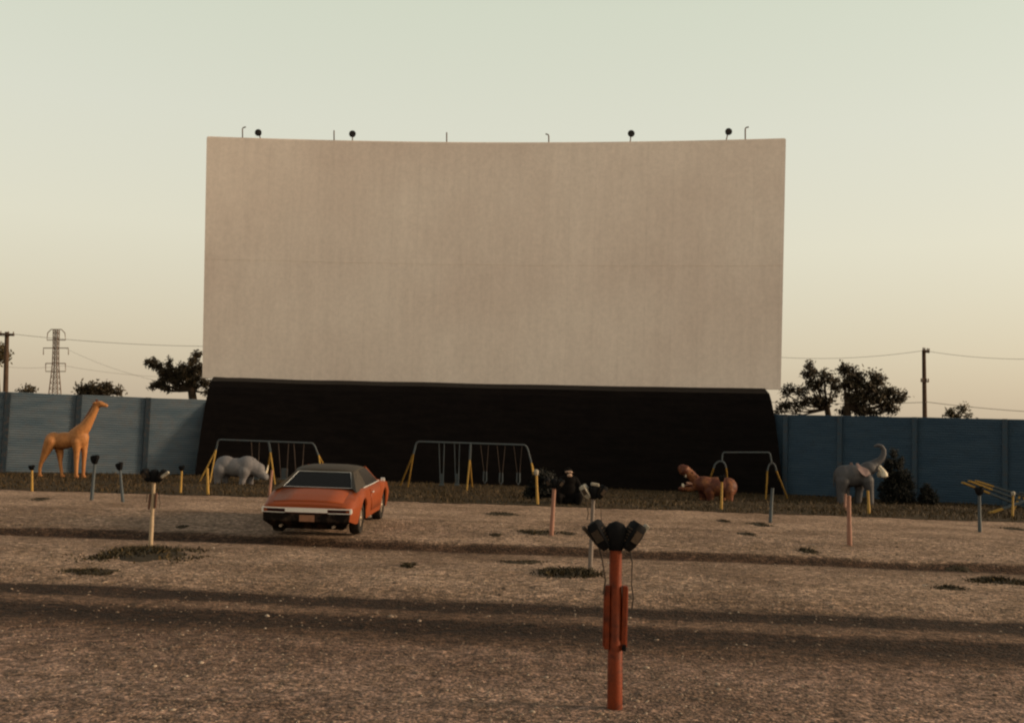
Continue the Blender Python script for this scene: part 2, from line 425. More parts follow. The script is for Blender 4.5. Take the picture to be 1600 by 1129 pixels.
# weeds and clods lying on the gravel
WEEDS = [(236, 866, 62, 16, .14, 1500, 'wide dark weed patch round the foot of the tan post'),
         (150, 893, 46, 7, .06, 500, 'low olive weed patch lying along the dark tyre track, below the tan post'),
         (892, 897, 44, 10, .13, 900, 'dark weed clump left of the grey post, beside the red post head'),
         (820, 878, 40, 4, .05, 320, 'thin flat weed streak on gravel above the dark weed clump'),
         (782, 803, 24, 4, .07, 300, 'dark weed tuft on the gravel below the middle swing set'),
         (638, 884, 10, 4, .07, 180, 'small black tuft alone on gravel, lower right of the car'),
         (775, 836, 9, 3, .06, 130, 'tiny dark tuft on gravel left of the faded red post'),
         (840, 832, 26, 4, .08, 320, 'dark weed tuft at the left foot of the faded red post'),
         (886, 833, 14, 3, .05, 130, 'small weed tuft right of the faded red post foot'),
         (62, 780, 11, 3, .07, 150, 'dark tuft on gravel right of the leftmost yellow post'),
         (285, 823, 9, 3, .05, 110, 'tiny tuft on gravel between the tan post and the car'),
         (1130, 814, 8, 3, .08, 130, 'small dark tuft on gravel below the hippo'),
         (1186, 819, 14, 5, .08, 240, 'dark double tuft left of the blue post under the small climbing frame'),
         (1168, 834, 14, 3, .05, 150, 'flat brown tuft on the gravel below the double tuft'),
         (1262, 861, 12, 4, .09, 170, 'dark tuft on the ridge left of the tall pink post'),
         (1484, 919, 22, 4, .07, 260, 'brown weed streak on gravel left of the darkest right hand clump'),
         (1568, 909, 34, 8, .11, 700, 'dark weed clump near the right edge of the gravel'),
         (1498, 892, 20, 3, .05, 150, 'thin weed streak on gravel below the blue seesaw post'),
         (1580, 826, 14, 3, .07, 170, 'small dark tuft on gravel below the seesaw')]
for px, py, rx, ry, hh, n, lab in WEEDS:
    c = G(px, py); sc_ = c.y / F
    sub = [(random.gauss(0, .48), random.gauss(0, .48)) for _ in range(9)]
    def pl():
        u, v_ = random.choice(sub); sd_ = random.choice((.2, .3, .38)); u += random.gauss(0, sd_); v_ += random.gauss(0, sd_)
        x = c.x + u * rx * sc_; y = c.y + v_ * ry * sc_ * c.y / H * .6
        if noise.noise(V((x * 2.1, y * 1.3, px))) < -.12 and random.random() < .6: return pl()
        return x - c.x, y - c.y, gz(x, y) - c.z, max(.25, 1 - .4 * (u * u + v_ * v_))
    vs, fs = blades(n, pl, hh * .35, hh, .012 + hh * .05, .7)
    k0 = len(vs); vs.append((0, 0, hh * .16)); ax_, ay_ = rx * sc_, ry * sc_ * c.y / H * .6
    for rg, hf in ((.25, .13), (.5, .06), (.78, -.02)):
        for i in range(28):
            an = 6.2832 * i / 28; q_ = rg * (1 + .75 * noise.noise(V((math.cos(an) * 1.5 + px, math.sin(an) * 1.5, rg))))
            x, y = math.cos(an) * q_ * ax_ * 1.25, math.sin(an) * q_ * ay_ * 1.25
            vs.append((x, y, gz(x + c.x, y + c.y) - c.z + hf * hh + (.012 if hf > 0 else -.004)))
    fs += [(k0, k0 + 1 + i, k0 + 1 + (i + 1) % 28) for i in range(28)]
    for r_ in range(2): fs += [(k0 + 1 + r_ * 28 + i, k0 + 29 + r_ * 28 + i, k0 + 29 + r_ * 28 + (i + 1) % 28, k0 + 1 + r_ * 28 + (i + 1) % 28) for i in range(28)]
    nfl = 28 * 3; ob = raw('weed_clump', vs, fs, M['weed'], None, c); ob.data.materials.append(M['weed_soil'])
    for f_ in list(ob.data.polygons)[-nfl:]: f_.material_index = 1
    tag(ob, lab, 'weeds', 'weed clumps on the gravel')

# ------------------------------------------------------------------ movie screen
YL, YR = 52.0, 50.0
def quadpt(u, v_):
    tl, tr, bl, br = at(323, 214.5, YL), at(1228, 217.5, YR), at(316, 590, YL + .1), at(1220, 608, YR + .1)
    p = tl.lerp(tr, u).lerp(bl.lerp(br, u), v_)
    n = (tr - tl).cross(bl - tl).normalized()
    if n.y < 0: n = -n
    return p + n * (.9 * (1 - (2 * u - 1) ** 2)), n
oc = quadpt(.5, 1)[0]; oc = V((oc.x, oc.y, gz(oc.x, oc.y)))
ms = empty('movie_screen', oc, 'huge curved off white outdoor film screen on a flared black base', 'movie screen')
nu, nv = 64, 20; vs = []; fs = []
for j in range(nv + 1):
    for i in range(nu + 1): vs.append(quadpt(i / nu, j / nv)[0])
nf = len(vs)
for j in range(nv + 1):
    for i in range(nu + 1):
        p, n = quadpt(i / nu, j / nv); vs.append(p + n * .35)
W_ = nu + 1
for j in range(nv):
    for i in range(nu):
        a = j * W_ + i; fs += [(a, a + 1, a + W_ + 1, a + W_), (nf + a, nf + a + W_, nf + a + W_ + 1, nf + a + 1)]
for i in range(nu):
    a = i; b = nv * W_ + i; fs += [(a, nf + a, nf + a + 1, a + 1), (b, b + 1, nf + b + 1, nf + b)]
for j in range(nv):
    a = j * W_; b = a + nu; fs += [(a, a + W_, nf + a + W_, nf + a), (b, nf + b, nf + b + W_, b + W_)]
sp_ = MB().add(vs, fs).build('screen_panel', M['screen'], ms, oc, smooth=True)
# the joint running across the panel, and its thin top trim
q = MB(); q.tube([quadpt(i / 40, .508 + .0012 * math.sin(i * .9))[0] + V((0, -.004, 0)) for i in range(41)], .007, 6)
q.build('panel_joint', M['screen'], sp_, oc)
q = MB(); q.tube([quadpt(i / 40, 0)[0] + V((0, .17, .03)) for i in range(41)], .06, 6); q.build('top_trim', M['seam'], ms, oc)
# flared black base
SK_T = [(333, 590), (1195, 606.5)]; N = 40
top = []; bot = []; back = []
for i in range(N + 1):
    u = i / N
    uu = (333 - 316) / 904 + u * (1195 - 333) / 904
    p, n = quadpt(uu, 1.0); p = p + n * -.06; p.z += .03 + .035 * noise.noise(V((u * 9, 0, 0)))
    top.append(p); 
    b0, b1 = at(305, 744, 47.4), at(1225, 772, 47.9)
    b = b0.lerp(b1, u); b.y += 1.0 * (1 - (2 * u - 1) ** 2) * .8; b.z = gz(b.x, b.y) - .05; bot.append(b)
vs = []; fs = []; RW = 16
for i in range(N + 1):
    for k in range(RW + 1):
        t = k / RW; e = t ** .25
        p = top[i].lerp(bot[i], t); q2 = top[i].lerp(bot[i], e)
        g_ = t ** (.7 - .2 * i / N); pxa, pxb = 333 + 862 * i / N, 304 + 920 * i / N
        x_ = at(pxa + (pxb - pxa) * g_, 590 + 16 * i / N + 155 * t, top[i].y + (bot[i].y - top[i].y) * e).x
        vs.append(V((x_, top[i].y + (bot[i].y - top[i].y) * e, p.z)) + V((0, .03 * noise.noise(V((i * .6, k * .5, 0))), 0)))
for i in range(N):
    for k in range(RW):
        a = i * (RW + 1) + k; fs.append((a, a + 1, a + RW + 2, a + RW + 1))
for i in (0, N):           # closed sides running straight back
    k0 = len(vs); 
    for k in range(RW + 1):
        p = vs[i * (RW + 1) + k]; vs.append(V((p.x, 52.6, p.z)))
    for k in range(RW):
        a = i * (RW + 1) + k; fs.append((a, a + 1, k0 + k + 1, k0 + k))
base = MB().add(vs, fs).build('base', M['skirt'], ms, oc)
sd = base.modifiers.new('solid', 'SOLIDIFY'); sd.thickness = .05
# rear framework
for u in (.06, .28, .5, .72, .94):
    a = quadpt(u, .05)[0] + V((0, .45, 0)); b = quadpt(u, 1)[0] + V((0, .45, 0)); f = V((b.x, b.y + 5, gz(b.x, b.y + 5)))
    MB().box(((a + b) / 2 - V((0, 0, b.z / 2))), (.2, .2, a.z)).tube([a.lerp(b, .2), f], .1, 6).build('rear_strut', M['steel'], ms, oc)
# floodlights and pipe hooks along the top edge
def column(p):
    d = p - EYE; return CX + F * d.dot(CR) / d.dot(_F0)
def on_top(px):
    a, b = 0.0, 1.0
    for _ in range(30):
        u = (a + b) / 2; p = quadpt(u, 0)[0] + V((0, .18, 0))
        if column(p) < px: a = u
        else: b = u
    return p
for px, cx_, cy_ in ((408, 404, 208), (550.5, 551, 210), (984.5, 986, 209.5), (1134, 1138, 206.5)):
    b = on_top(px); p = at(cx_, cy_, b.y); k = b.y / F
    fl = MB().tube([p + V((0, -.10, 0)), p + V((0, -.08, 0)), p + V((0, .12, .01)), p + V((0, .2, .02))], [.165, .17, .12, .05], 18).build('floodlight', M['black'], ms, oc, smooth=True)
    MB().tube([p + V((0, -.104, 0)), p + V((0, -.094, 0))], [.14, .145], 18).build('lens', M['eye'], fl, oc)
    MB().tube([b, b.lerp(p, .5), p + V((0, .1, 0))], .028, 6).build('bracket', M['steel'], fl, oc)
for px, topy, hook in ((379, 199, 1), (522, 204, 0), (698, 207, 0), (857.5, 210, -1), (1164.5, 199, 1)):
    b = on_top(px); p = at(px, topy, b.y); pts = [b, p - V((0, 0, .08))]
    if hook: pts += [p + V((hook * .03, 0, -.02)), p + V((hook * .16, 0, .02))]
    else: pts += [p]
    MB().tube(pts, .032, 6).build('pipe_hook' if hook else 'stub_pipe', M['steel'], ms, oc)

# ------------------------------------------------------------------ fences
def base_pt(px, Y):
    p = at(px, 740, Y); return V((p.x, p.y, gz(p.x, p.y)))
def fence(name, label, pts, hts, posts, siding, pmat, pw, name_last=False, rib=.028):
    o0 = pts[0]; f = empty(name, o0, label, 'fence')
    L = [0]
    for a, b in zip(pts, pts[1:]): L.append(L[-1] + (V((b.x, b.y, 0)) - V((a.x, a.y, 0))).length)
    def P(t):
        for i in range(len(pts) - 1):
            if t <= L[i + 1] or i == len(pts) - 2:
                k = (t - L[i]) / (L[i + 1] - L[i]); return pts[i].lerp(pts[i + 1], k), hts[i] + (hts[i + 1] - hts[i]) * k, (pts[i + 1] - pts[i]).normalized()
    for a, b in zip(posts, posts[1:]):
        (p, ha, d), (q_, hb, _) = P(a), P(b); n = V((d.y, -d.x, 0)).normalized()
        if n.y > 0: n = -n
        vs = []; fs = []; K = 34; seg = 6
        prof = []
        for k in range(K):
            prof += [(k / K, .0), ((k + .72) / K, rib), ((k + .96) / K, rib)]
        prof += [(1, 0)]
        for i in range(seg + 1):
            t = .01 + .98 * i / seg; c = p.lerp(q_, t); h_ = ha + (hb - ha) * t + .012 * noise.noise(V((c.x, c.y, 4)))
            wob = .02 * noise.noise(V((c.x * .6, c.y * .6, 2)))
            for z_, o_ in prof: vs.append(V((c.x, c.y, gz(c.x, c.y) + z_ * h_)) + n * (o_ + wob))
            for z_ in (1, 0): vs.append(V((c.x, c.y, gz(c.x, c.y) + z_ * h_)) + n * -.04)
        m_ = len(prof) + 2
        for i in range(seg):
            for k in range(m_): 
                k2 = (k + 1) % m_; fs.append((i * m_ + k, i * m_ + k2, (i + 1) * m_ + k2, (i + 1) * m_ + k))
        MB().add(vs, fs).build('panel', siding, f, o0)
    for a in (posts[:-1] if name_last else posts):
        p, h_, d = P(a); n = V((d.y, -d.x, 0)).normalized()
        if n.y > 0: n = -n
        rot = Matrix.Rotation(math.atan2(d.y, d.x), 3, 'Z')
        MB().box(p + n * .09 + V((0, 0, h_ / 2 - .02)), (pw, .12, h_ + .03), rot).build('post', pmat, f, o0, bevel=.008)
    return f
pA, pB = base_pt(0, 45.3), base_pt(305, 48.6); dA = (pA - pB).normalized(); pA2 = pA + dA * 7; pA2.z = gz(pA2.x, pA2.y)
pB2 = pB + (pB - pA).normalized() * 1.2; pB2.z = gz(pB2.x, pB2.y)
lf = (pA - pA2).length; tot = lf + (pB2 - pA).length
def tl_(px):           # distance along the left fence under an image column
    d = ray(px, 700); a = pA2; e = pB2 - pA2
    k = (a.x * d.y - a.y * d.x) / (e.y * d.x - e.x * d.y); return k * V((e.x, e.y, 0)).length
hL = lambda px, py, Y: at(px, py, Y).z
h0 = hL(0, 612, 45.3) - pA.z; h1 = hL(305, 623.5, 48.6) - pB.z
fence('metal_fence', 'tall pale grey blue corrugated fence with dark blue posts behind the giraffe', [pA2, pB2], [h0 + (h0 - h1) * .45, h1],
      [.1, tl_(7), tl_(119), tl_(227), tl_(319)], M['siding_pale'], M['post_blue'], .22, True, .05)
qA, qB = base_pt(1200, 48.9), base_pt(1600, 43.2); qB2 = qB + (qB - qA).normalized() * 7; qB2.z = gz(qB2.x, qB2.y)
def tr_(px):
    d = ray(px, 700); a = qA; e = qB2 - qA
    k = (a.x * d.y - a.y * d.x) / (e.y * d.x - e.x * d.y); return k * V((e.x, e.y, 0)).length
g0 = hL(1200, 646.6, 48.9) - qA.z; g1 = hL(1600, 655, 43.2) - qB.z
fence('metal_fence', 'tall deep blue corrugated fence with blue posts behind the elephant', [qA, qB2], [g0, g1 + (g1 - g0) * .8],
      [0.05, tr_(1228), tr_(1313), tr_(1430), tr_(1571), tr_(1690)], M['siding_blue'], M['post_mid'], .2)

# ------------------------------------------------------------------ speaker posts
def make_speaker(parent, side, tilt=38, yaw=20, grille=True, mat=None, c=(.118, -.01, -.012)):
    rot = Matrix.Rotation(R(side * tilt), 3, 'Y') @ Matrix.Rotation(R(side * yaw), 3, 'Z')
    c = V((side * c[0], c[1], c[2])) + V(parent['hz'])
    w, d, h = .050, .072, .110
    pts = []
    for z, k in ((-1, .62), (-.55, .92), (.2, 1.0), (.8, .95), (1, .7)):
        for a, b in ((-1, -.8), (-.8, -1), (.8, -1), (1, -.8), (1, .8), (.8, 1), (-.8, 1), (-1, .8)):
            pts.append(rot @ V((a * w * k, b * d * k, z * h)) + c)
    fs = [(i * 8 + j, i * 8 + (j + 1) % 8, (i + 1) * 8 + (j + 1) % 8, (i + 1) * 8 + j) for i in range(4) for j in range(8)]
    fs += [tuple(range(7, -1, -1)), tuple(range(32, 40))]
    s = MB().add(pts, fs).build('speaker', mat or M['black'], parent, smooth=True)
    if grille:
        g_ = MB()
        for k in range(5):
            z = -.052 + k * .024
            g_.box(rot @ V((-side * w * .96, 0, z)) + c, (.012, .085, .012), rot)
        tag(g_.build('grille', M['grille'], s), kind='stuff')
        MB().box(rot @ V((0, -d * 1.0, .01)) + c, (.06, .008, .09), rot).build('face_plate', M['grille'], s)
    return s
def make_post(h, r, mat, head='full', loc=(0, 0, 0), channels=False, cords=False, lean=(0, 0)):
    """pipe post with a junction box and hanging speakers; origin at its foot"""
    p = empty('speaker_post', loc); top = V((lean[0], lean[1], h)); p['hz'] = top + V((0, 0, .11))
    pts = [V((0, 0, -.1)), top * .03, top * .42, top * .43, top]
    MB().tube(pts, [r * 1.22, r * 1.18, r * 1.12, r, r * .96], 16).build('pipe', mat, p, smooth=True)
    hz = V(p['hz'])
    if head != 'none':
        MB().tube([hz + V((0, 0, -.12)), hz + V((0, 0, -.07)), hz + V((0, 0, .035)), hz + V((0, 0, .075)), hz + V((0, 0, .095))], [.05, .078, .086, .056, .012], 18).build('junction_box', M['black'] if head != 'pale' else M['pale'], p, smooth=True)
    if head in ('full', 'mixed', 'worn'):
        make_speaker(p, -1, 33, 22, head != 'small', M['pale'] if head == 'mixed' else None); make_speaker(p, 1, 31, 22, True, None)
    if head == 'worn':
        MB().box(hz + V((.178, .04, -.01)), (.035, .12, .20), Matrix.Rotation(R(38), 3, 'Y')).build('back_plate', M['pale'], p, bevel=.008)
        MB().box(hz + V((-.18, .04, -.03)), (.03, .11, .19), Matrix.Rotation(R(-42), 3, 'Y')).build('back_plate', M['grille'], p, bevel=.008)
    if head == 'small':
        make_speaker(p, 1, 14, 10, False, None, (.045, -.02, .02)); make_speaker(p, -1, 18, 10, False, None, (.05, .0, .0))
    if head == 'mixed':
        MB().box(hz + V((.02, -.02, .10)), (.13, .10, .05), Matrix.Rotation(R(8), 3, 'Y')).build('cap_plate', M['pale'], p, bevel=.015)
    if channels:
        for s in (-1, 1):
            k = .72 if s > 0 else .71
            MB().box(top * .57 + V((s * (r + .016), -.005, .0)), (.036, .075, h * .40), Matrix.Rotation(R(s * .6), 3, 'Y')).box(top * .57 + V((s * (r + .036), -.005, 0)), (.01, .055, h * .37)).build('side_channel', mat, p, bevel=.006)
        MB().box(top * .385 + V((r + .012, -.05, 0)), (.03, .02, .045)).build('clip', M['black'], p, bevel=.004)
    if cords:
        MB().tube([hz + V((-.13, -.03, -.09)), hz + V((-.10, -.05, -.2)), hz + V((-.075, -.06, -.34)), hz + V((-.09, -.05, -.44))], .006, 6).build('cord', M['cord'], p, smooth=True)
        MB().tube([hz + V((.10, -.03, -.09)), hz + V((.12, -.05, -.2)), hz + V((.118, -.06, -.36)), hz + V((.135, -.05, -.46)), hz + V((.125, -.05, -.54))], .005, 6).build('cord', M['cord'], p, smooth=True)
    del p['hz']
    return p
GP = 'speaker posts on the gravel lot'
a = G(960.5, 1106); t_ = at(962, 857, a.y)
p = make_post(t_.z - a.z, .048, M['red_post'], 'worn', a, True, True, (t_.x - a.x, 0))
tag(p, 'nearest red orange speaker post with black speakers and side channels', 'speaker post', GP)
a = G(235, 858); t_ = at(239, 752, a.y)
p = make_post(t_.z - a.z, .030, M['tan'], 'full', a, False, True, (t_.x - a.x, .05))
tag(p, 'slim tan speaker post with two dark speakers, standing in the weed patch', 'speaker post', GP)
for s, q in ((-1, .70), (1, .72)):
    MB().box(V((t_.x - a.x, .03, 0)) * q + V((s * .05, 0, (t_.z - a.z) * q)), (.028, .045, .25), Matrix.Rotation(R(2), 3, 'Y')).build('side_channel', M['brown_box'], p, bevel=.006)
MB().box(V((t_.x - a.x, 0, t_.z - a.z)) + V((.20, -.03, .12)), (.045, .06, .15), Matrix.Rotation(R(52), 3, 'Y')).build('pale_speaker_back', M['pale'], p, bevel=.012)
a = G(922, 891); t_ = at(927, 778, a.y)
p = make_post(t_.z - a.z, .030, M['grey_post'], 'mixed', a, False, True, (t_.x - a.x, .0))
tag(p, 'grey brown speaker post partly hidden behind the nearest red post', 'speaker post', GP)
# the smaller posts: one of each head, copied and repainted
proto = {'full': make_post(1.0, .042, M['yellow'], 'full'), 'small': make_post(1.0, .042, M['yellow'], 'small'),
         'none': make_post(1.0, .042, M['yellow'], 'none'), 'pale': make_post(1.0, .042, M['yellow'], 'pale')}
POSTS = [(50, 767, 50, 734, 'small', 'yellow', 'short yellow speaker post left of the giraffe'),
         (143, 781, 148.5, 724, 'small', 'blue_pipe', 'blue speaker post leaning right, just right of the giraffe'),
         (192, 784, 186.5, 734, 'small', 'blue_pipe', 'blue speaker post leaning left, between the giraffe and the tan post'),
         (282, 770, 284, 735, 'small', 'yellow', 'short yellow speaker post with dark head near the left fence end'),
         (325, 773, 324, 731, 'none', 'yellow', 'bare yellow post with no speakers, in front of the rhino swing frame'),
         (420.5, 775, 425.5, 734, 'none', 'pink', 'bare tan red post at the nose of the rhino'),
         (840, 788, 838, 742, 'pale', 'yellow', 'yellow speaker post with pale cap at right end of the middle swing set'),
         (861.5, 836, 866, 762, 'full', 'pink', 'faded red speaker post in front of the dark seated ape'),
         (1127, 796, 1128, 752, 'small', 'yellow', 'yellow speaker post in front of the hippo'),
         (1203.5, 816, 1207, 762, 'none', 'blue_pipe', 'bare blue post in front of the small climbing frame'),
         (1327.5, 852, 1326, 774, 'none', 'pink', 'tall faded pink post in front of the elephant hind leg'),
         (1320, 797, 1321, 771, 'none', 'pink', 'short pink post just behind the tall pink post'),
         (1358, 803, 1356, 766, 'none', 'yellow', 'bare yellow post at the front leg of the elephant'),
         (1531, 831, 1530, 773, 'small', 'blue_pipe', 'blue speaker post at the seesaw near the right fence'),
         (1582, 809, 1583, 774, 'pale', 'yellow', 'yellow speaker post with pale cap beside the seesaw')]
used = set()
for bx, by, tx, ty, hd, mat, lab in POSTS:
    o = proto[hd] if hd not in used else copy_tree(proto[hd]); used.add(hd)
    a = G(bx, by); b = at(tx, ty, a.y); k = (b - a).length
    o.location = a; o.scale = (1 if hd != 'full' else .9, 1, k) if hd == 'none' else (max(.8, k),) * 2 + (k,)
    o.rotation_euler = (0, math.atan2(b.x - a.x, b.z - a.z), random.uniform(-.4, .4) if hd != 'full' else 0)
    tag(o, lab, 'speaker post', GP)
    for ch in o.children:
        if ch.name.startswith('pipe'):
            ch.material_slots[0].link = 'OBJECT'; ch.material_slots[0].material = M[mat]

# ------------------------------------------------------------------ swing sets
def arc(a, b, c, n=6):
    return [a.lerp(b, t / n).lerp(b.lerp(c, t / n), t / n) for t in range(n + 1)]
def on(px, py, Y): return at(px, py, Y)
def swing_set(label, Y, bar, ends, mids, swings, r=.035):
    (x0, y0), (x1, y1) = bar
    A, B = on(x0, y0, Y), on(x1, y1, Y); o0 = (A + B) / 2; o0 = V((o0.x, o0.y, gz(o0.x, o0.y)))
    s = empty('swing_set', o0, label, 'swing set', 'swing sets along the screen base')
    mb = MB(); pts = []
    for corner, dip in ((ends[0]['corner'], ends[0]['dip']), (ends[1]['corner'], ends[1]['dip'])):
        c = on(*corner, Y); d = on(*dip, Y); t = A if corner == ends[0]['corner'] else B
        pts.append(arc(d.lerp(c, .5), c, c.lerp(t, .35)) if False else [d] + arc(c.lerp(d, .35), c, c.lerp(B if t is A else A, .03)))
    mb.tube(pts[0] + pts[1][::-1], r, 10).build('top_bar', M['blue_pipe'], s, o0, smooth=True)
    for e in ends:
        d = on(*e['dip'], Y)
        for k, f in enumerate(e['feet']):
            ft = G(*f); ft.z -= .05
            lg = MB().tube([d + V((0, 0, .02)), ft], r * .9, 8).build('leg', M['yellow'], s, o0, smooth=True)
    for top_, mid_, feet in mids:
        a, m_ = on(*top_, Y), on(*mid_, Y)
        MB().tube([a, m_], r * 1.3, 8).build('middle_bracket', M['blue_pipe'], s, o0, smooth=True)
        for f in feet:
            ft = G(*f); ft.z -= .05
            MB().tube([m_, ft], r * .95, 8).build('leg', M['yellow'], s, o0, smooth=True)
    for sw in swings:
        kind, xa, ya, xb, yb = sw[0], *sw[1:5]
        T = on(xa, ya, Y); D = on(xb, yb, Y); D.z = max(D.z, gz(D.x, D.y) + .16); k = sw[5] if len(sw) > 5 else .25
        sg = empty('swing', T - o0); sg.parent = s
        for q in (-1, 1):
            bot = D + V((q * (.05 if kind == 'v' else k * .55), 0, .45 if kind == 'v' else .05)); tp = T + V((q * k, 0, 0))
            MB().tube([tp, bot], .011 if kind == 'v' else .02, 5).build('chain', M['chain'] if kind != 'bar' else M['blue_pipe'], sg, T)
        if kind == 'v': MB().tube([D + V((-.05, 0, .46)), D + V((-.06, 0, .12)), D + V((0, 0, 0)), D + V((.06, 0, .12)), D + V((.05, 0, .46))], .03, 6).build('seat', M['blue_pipe'], sg, T)
        else: MB().box(D, (k * 1.9, .3, .05)).box(D + V((0, .13, .22)), (k * 1.3, .035, .4)).build('seat', M['blue_pipe'], sg, T, bevel=.01)
    return s
swing_set('blue and yellow swing set over the pale rhino, behind the car', 43.0, ((352, 688), (478, 692)),
    [dict(corner=(341, 686.5), dip=(337.5, 703), feet=((311, 752), (327.5, 754))), dict(corner=(490, 692), dip=(498, 712), feet=((520, 752), (506, 762)))],
    [((420, 690), (422.5, 706), ((430, 757), (415, 750)))],
    [('thin', 399, 690, 399, 748, .16), ('thin', 443, 692, 443, 748, .2), ('thin', 467, 692, 467, 748, .2)])
swing_set('blue and yellow swing set in the middle with hanging swings', 42.0, ((664, 690), (806, 694.5)),
    [dict(corner=(651, 689.5), dip=(646, 709), feet=((624.5, 759), (637, 761))), dict(corner=(823, 695), dip=(830.5, 724), feet=((846, 775), (839, 779)))],
    [((735.5, 692), (734, 718), ((729, 767), (738, 762)))],
    [('bar', 690, 692, 690, 757, .10), ('bar', 714, 692, 714, 757, .10), ('v', 757, 693, 757.5, 755, .16), ('v', 783, 694, 782.5, 757, .16), ('v', 809, 695, 809.5, 757, .16)])
# small climbing frame on two arched legs
Yc = 42.5; o0 = base_pt(1166, Yc)
s = empty('climbing_frame', o0, 'small blue bar frame on two yellow arched legs behind the hippo', 'climbing frame')
a, b, c, d = on(1128, 722, Yc), on(1129, 706.5, Yc), on(1203, 706.5, Yc), on(1206, 725, Yc)
MB().tube([a] + arc(b.lerp(a, .3), b, b.lerp(c, .05)) + arc(c.lerp(b, .05), c, c.lerp(d, .3)) + [d], .03, 8).build('top_bar', M['blue_pipe'], s, o0, smooth=True)
for pk, f1, f2, e1, e2 in (((1127, 721.5), (1100, 775), (1139, 775), (1115, 731), (1134.5, 731)), ((1206, 724), (1196.5, 780), (1232, 780), (1199, 735), (1213, 735))):
    p = on(*pk, Yc); A, B = G(*f1), G(*f2); l, r_ = on(*e1, Yc), on(*e2, Yc)
    MB().tube(arc(l, V((l.x + .06, l.y, p.z + .03)), p + V((0, 0, .03)), 5) + arc(p + V((0, 0, .03)), V((r_.x - .06, r_.y, p.z + .03)), r_, 5)[1:], .035, 8).build('arch', M['blue_pipe'], s, o0, smooth=True)
    for e, ft in ((l, A), (r_, B)): MB().tube([e, ft - V((0, 0, .05))], .034, 8).build('leg', M['yellow'], s, o0, smooth=True)
# seesaw by the right fence
Ys = 38.0; o0 = base_pt(1612, Ys); piv = at(1612, 772, Ys)
s = empty('seesaw', o0, 'yellow and blue seesaw with tilted boards by the right fence', 'seesaw')
MB().tube([piv + V((-.35, -.9, 0)), piv + V((.2, 1.3, 0))], .045, 8).build('pivot_bar', M['blue_pipe'], s, o0)
for dy, fx in ((-.8, -.3), (1.2, .2)):
    for q in (-.35, .35): MB().tube([piv + V((fx, dy, 0)), V((piv.x + fx + q, piv.y + dy, gz(piv.x, piv.y) - .05))], .04, 8).build('leg', M['yellow'], s, o0)
def board(p1, p2, Y1, split):
    A, B = at(*p1, Y1), at(*p2, Y1); C = A.lerp(B, split); d = (B - A).normalized(); n = V((-d.z, 0, d.x))
    def pl(P, Q): return MB().prism([P + n * .03 + V((0, -.1, 0)), Q + n * .03 + V((0, -.1, 0)), Q + n * .03 + V((0, .1, 0)), P + n * .03 + V((0, .1, 0))], n * -.06)
    o = pl(C, B + (B - A) * .3).build('board', M['blue_pipe'], s, o0); pl(A, C - d * .004).build('painted_end', M['yellow'], o, o0)
board((1504, 753.5), (1612, 797), 37.4, .38); board((1514, 751), (1612, 788), 38.0, .36); board((1525, 751), (1612, 779), 38.6, .30); board((1546, 801), (1612, 779), 37.0, .30)

# ------------------------------------------------------------------ animal statues
def statue(name, label, foot, extra=0):
    o0 = G(*foot); e = empty(name, o0, label, 'animal statue', 'painted animal statues')
    Y = o0.y; k = Y / F
    return e, o0, k, lambda px, py, dy=0.0: at(px, py, Y) + V((0, dy, 0)), o0.z
# giraffe
e, o0, k, P, zg = statue('giraffe_statue', 'tan orange giraffe statue standing before the left fence', (98, 746))
def leg(P, zg, pts, rr, dy):
    q = [P(*p, dy) for p in pts]; q[-1].z = zg + rr[-1] * .4; return ('t', q, rr)
L = [('e', P(100, 688), (.58, .30, .33), .12), ('e', P(122, 683.5), (.42, .30, .42), .55), ('e', P(84, 687), (.33, .29, .31)),
     ('t', [P(124, 676), P(133, 667), P(143, 651), P(151, 635)], [.30, .235, .16, .125]),
     ('t', [P(150, 632), P(156, 631), P(166, 633.5)], [.13, .125, .075]), ('e', P(156, 630), (.17, .11, .10), -.1), ('e', P(166.5, 633.6), (.07, .065, .055)),
     leg(P, zg, [(82, 690), (75, 705), (67.5, 722), (65.5, 730), (64.5, 746)], [.25, .17, .085, .07, .062], -.17),
     leg(P, zg, [(88, 692), (91, 706), (91.5, 722), (93, 733), (94.5, 745)], [.22, .15, .08, .068, .06], .16),
     leg(P, zg, [(122, 690), (122, 706), (121.5, 725), (121, 746)], [.21, .12, .085, .07], -.14),
     leg(P, zg, [(128, 688), (129.5, 706), (128.5, 725), (127.5, 745)], [.2, .115, .08, .068], .15)]
for q, dy in ((64.5, -.17), (94.5, .16), (121, -.14), (127.5, .15)): L.append(('e', V((P(q, 744, dy).x + .03, o0.y + dy, zg + .06)), (.10, .08, .065)))
organic('body', L, .028, M['giraffe'], e, o0, 5)
for dy in (-.06, .06):
    MB().tube([P(152, 628, dy), P(151, 624, dy)], [.025, .03], 8).build('horn', M['hippo'], e, o0, smooth=True)
    MB().ball(P(149.5, 629.5, dy * 2.4), (.09, .05, .035), Matrix.Rotation(R(-20), 3, 'Y')).build('ear', M['giraffe'], e, o0, smooth=True)
    MB().ball(P(157, 630, dy * 1.75), .022).build('eye', M['eye'], e, o0)
MB().tube([P(77, 684), P(73.5, 693), P(72, 704)], [.035, .028, .02], 8).ball(P(71.8, 707), (.035, .035, .09)).build('tail', M['hippo'], e, o0, smooth=True)
q = MB()
MN = [P(123, 667.5), P(131.5, 658), P(140, 644.5), P(147.5, 631)]
q.tube([p + V((0, 0, .06)) for p in MN], [.03, .045, .04, .03], 6); q.build('mane', M['hippo'], e, o0)
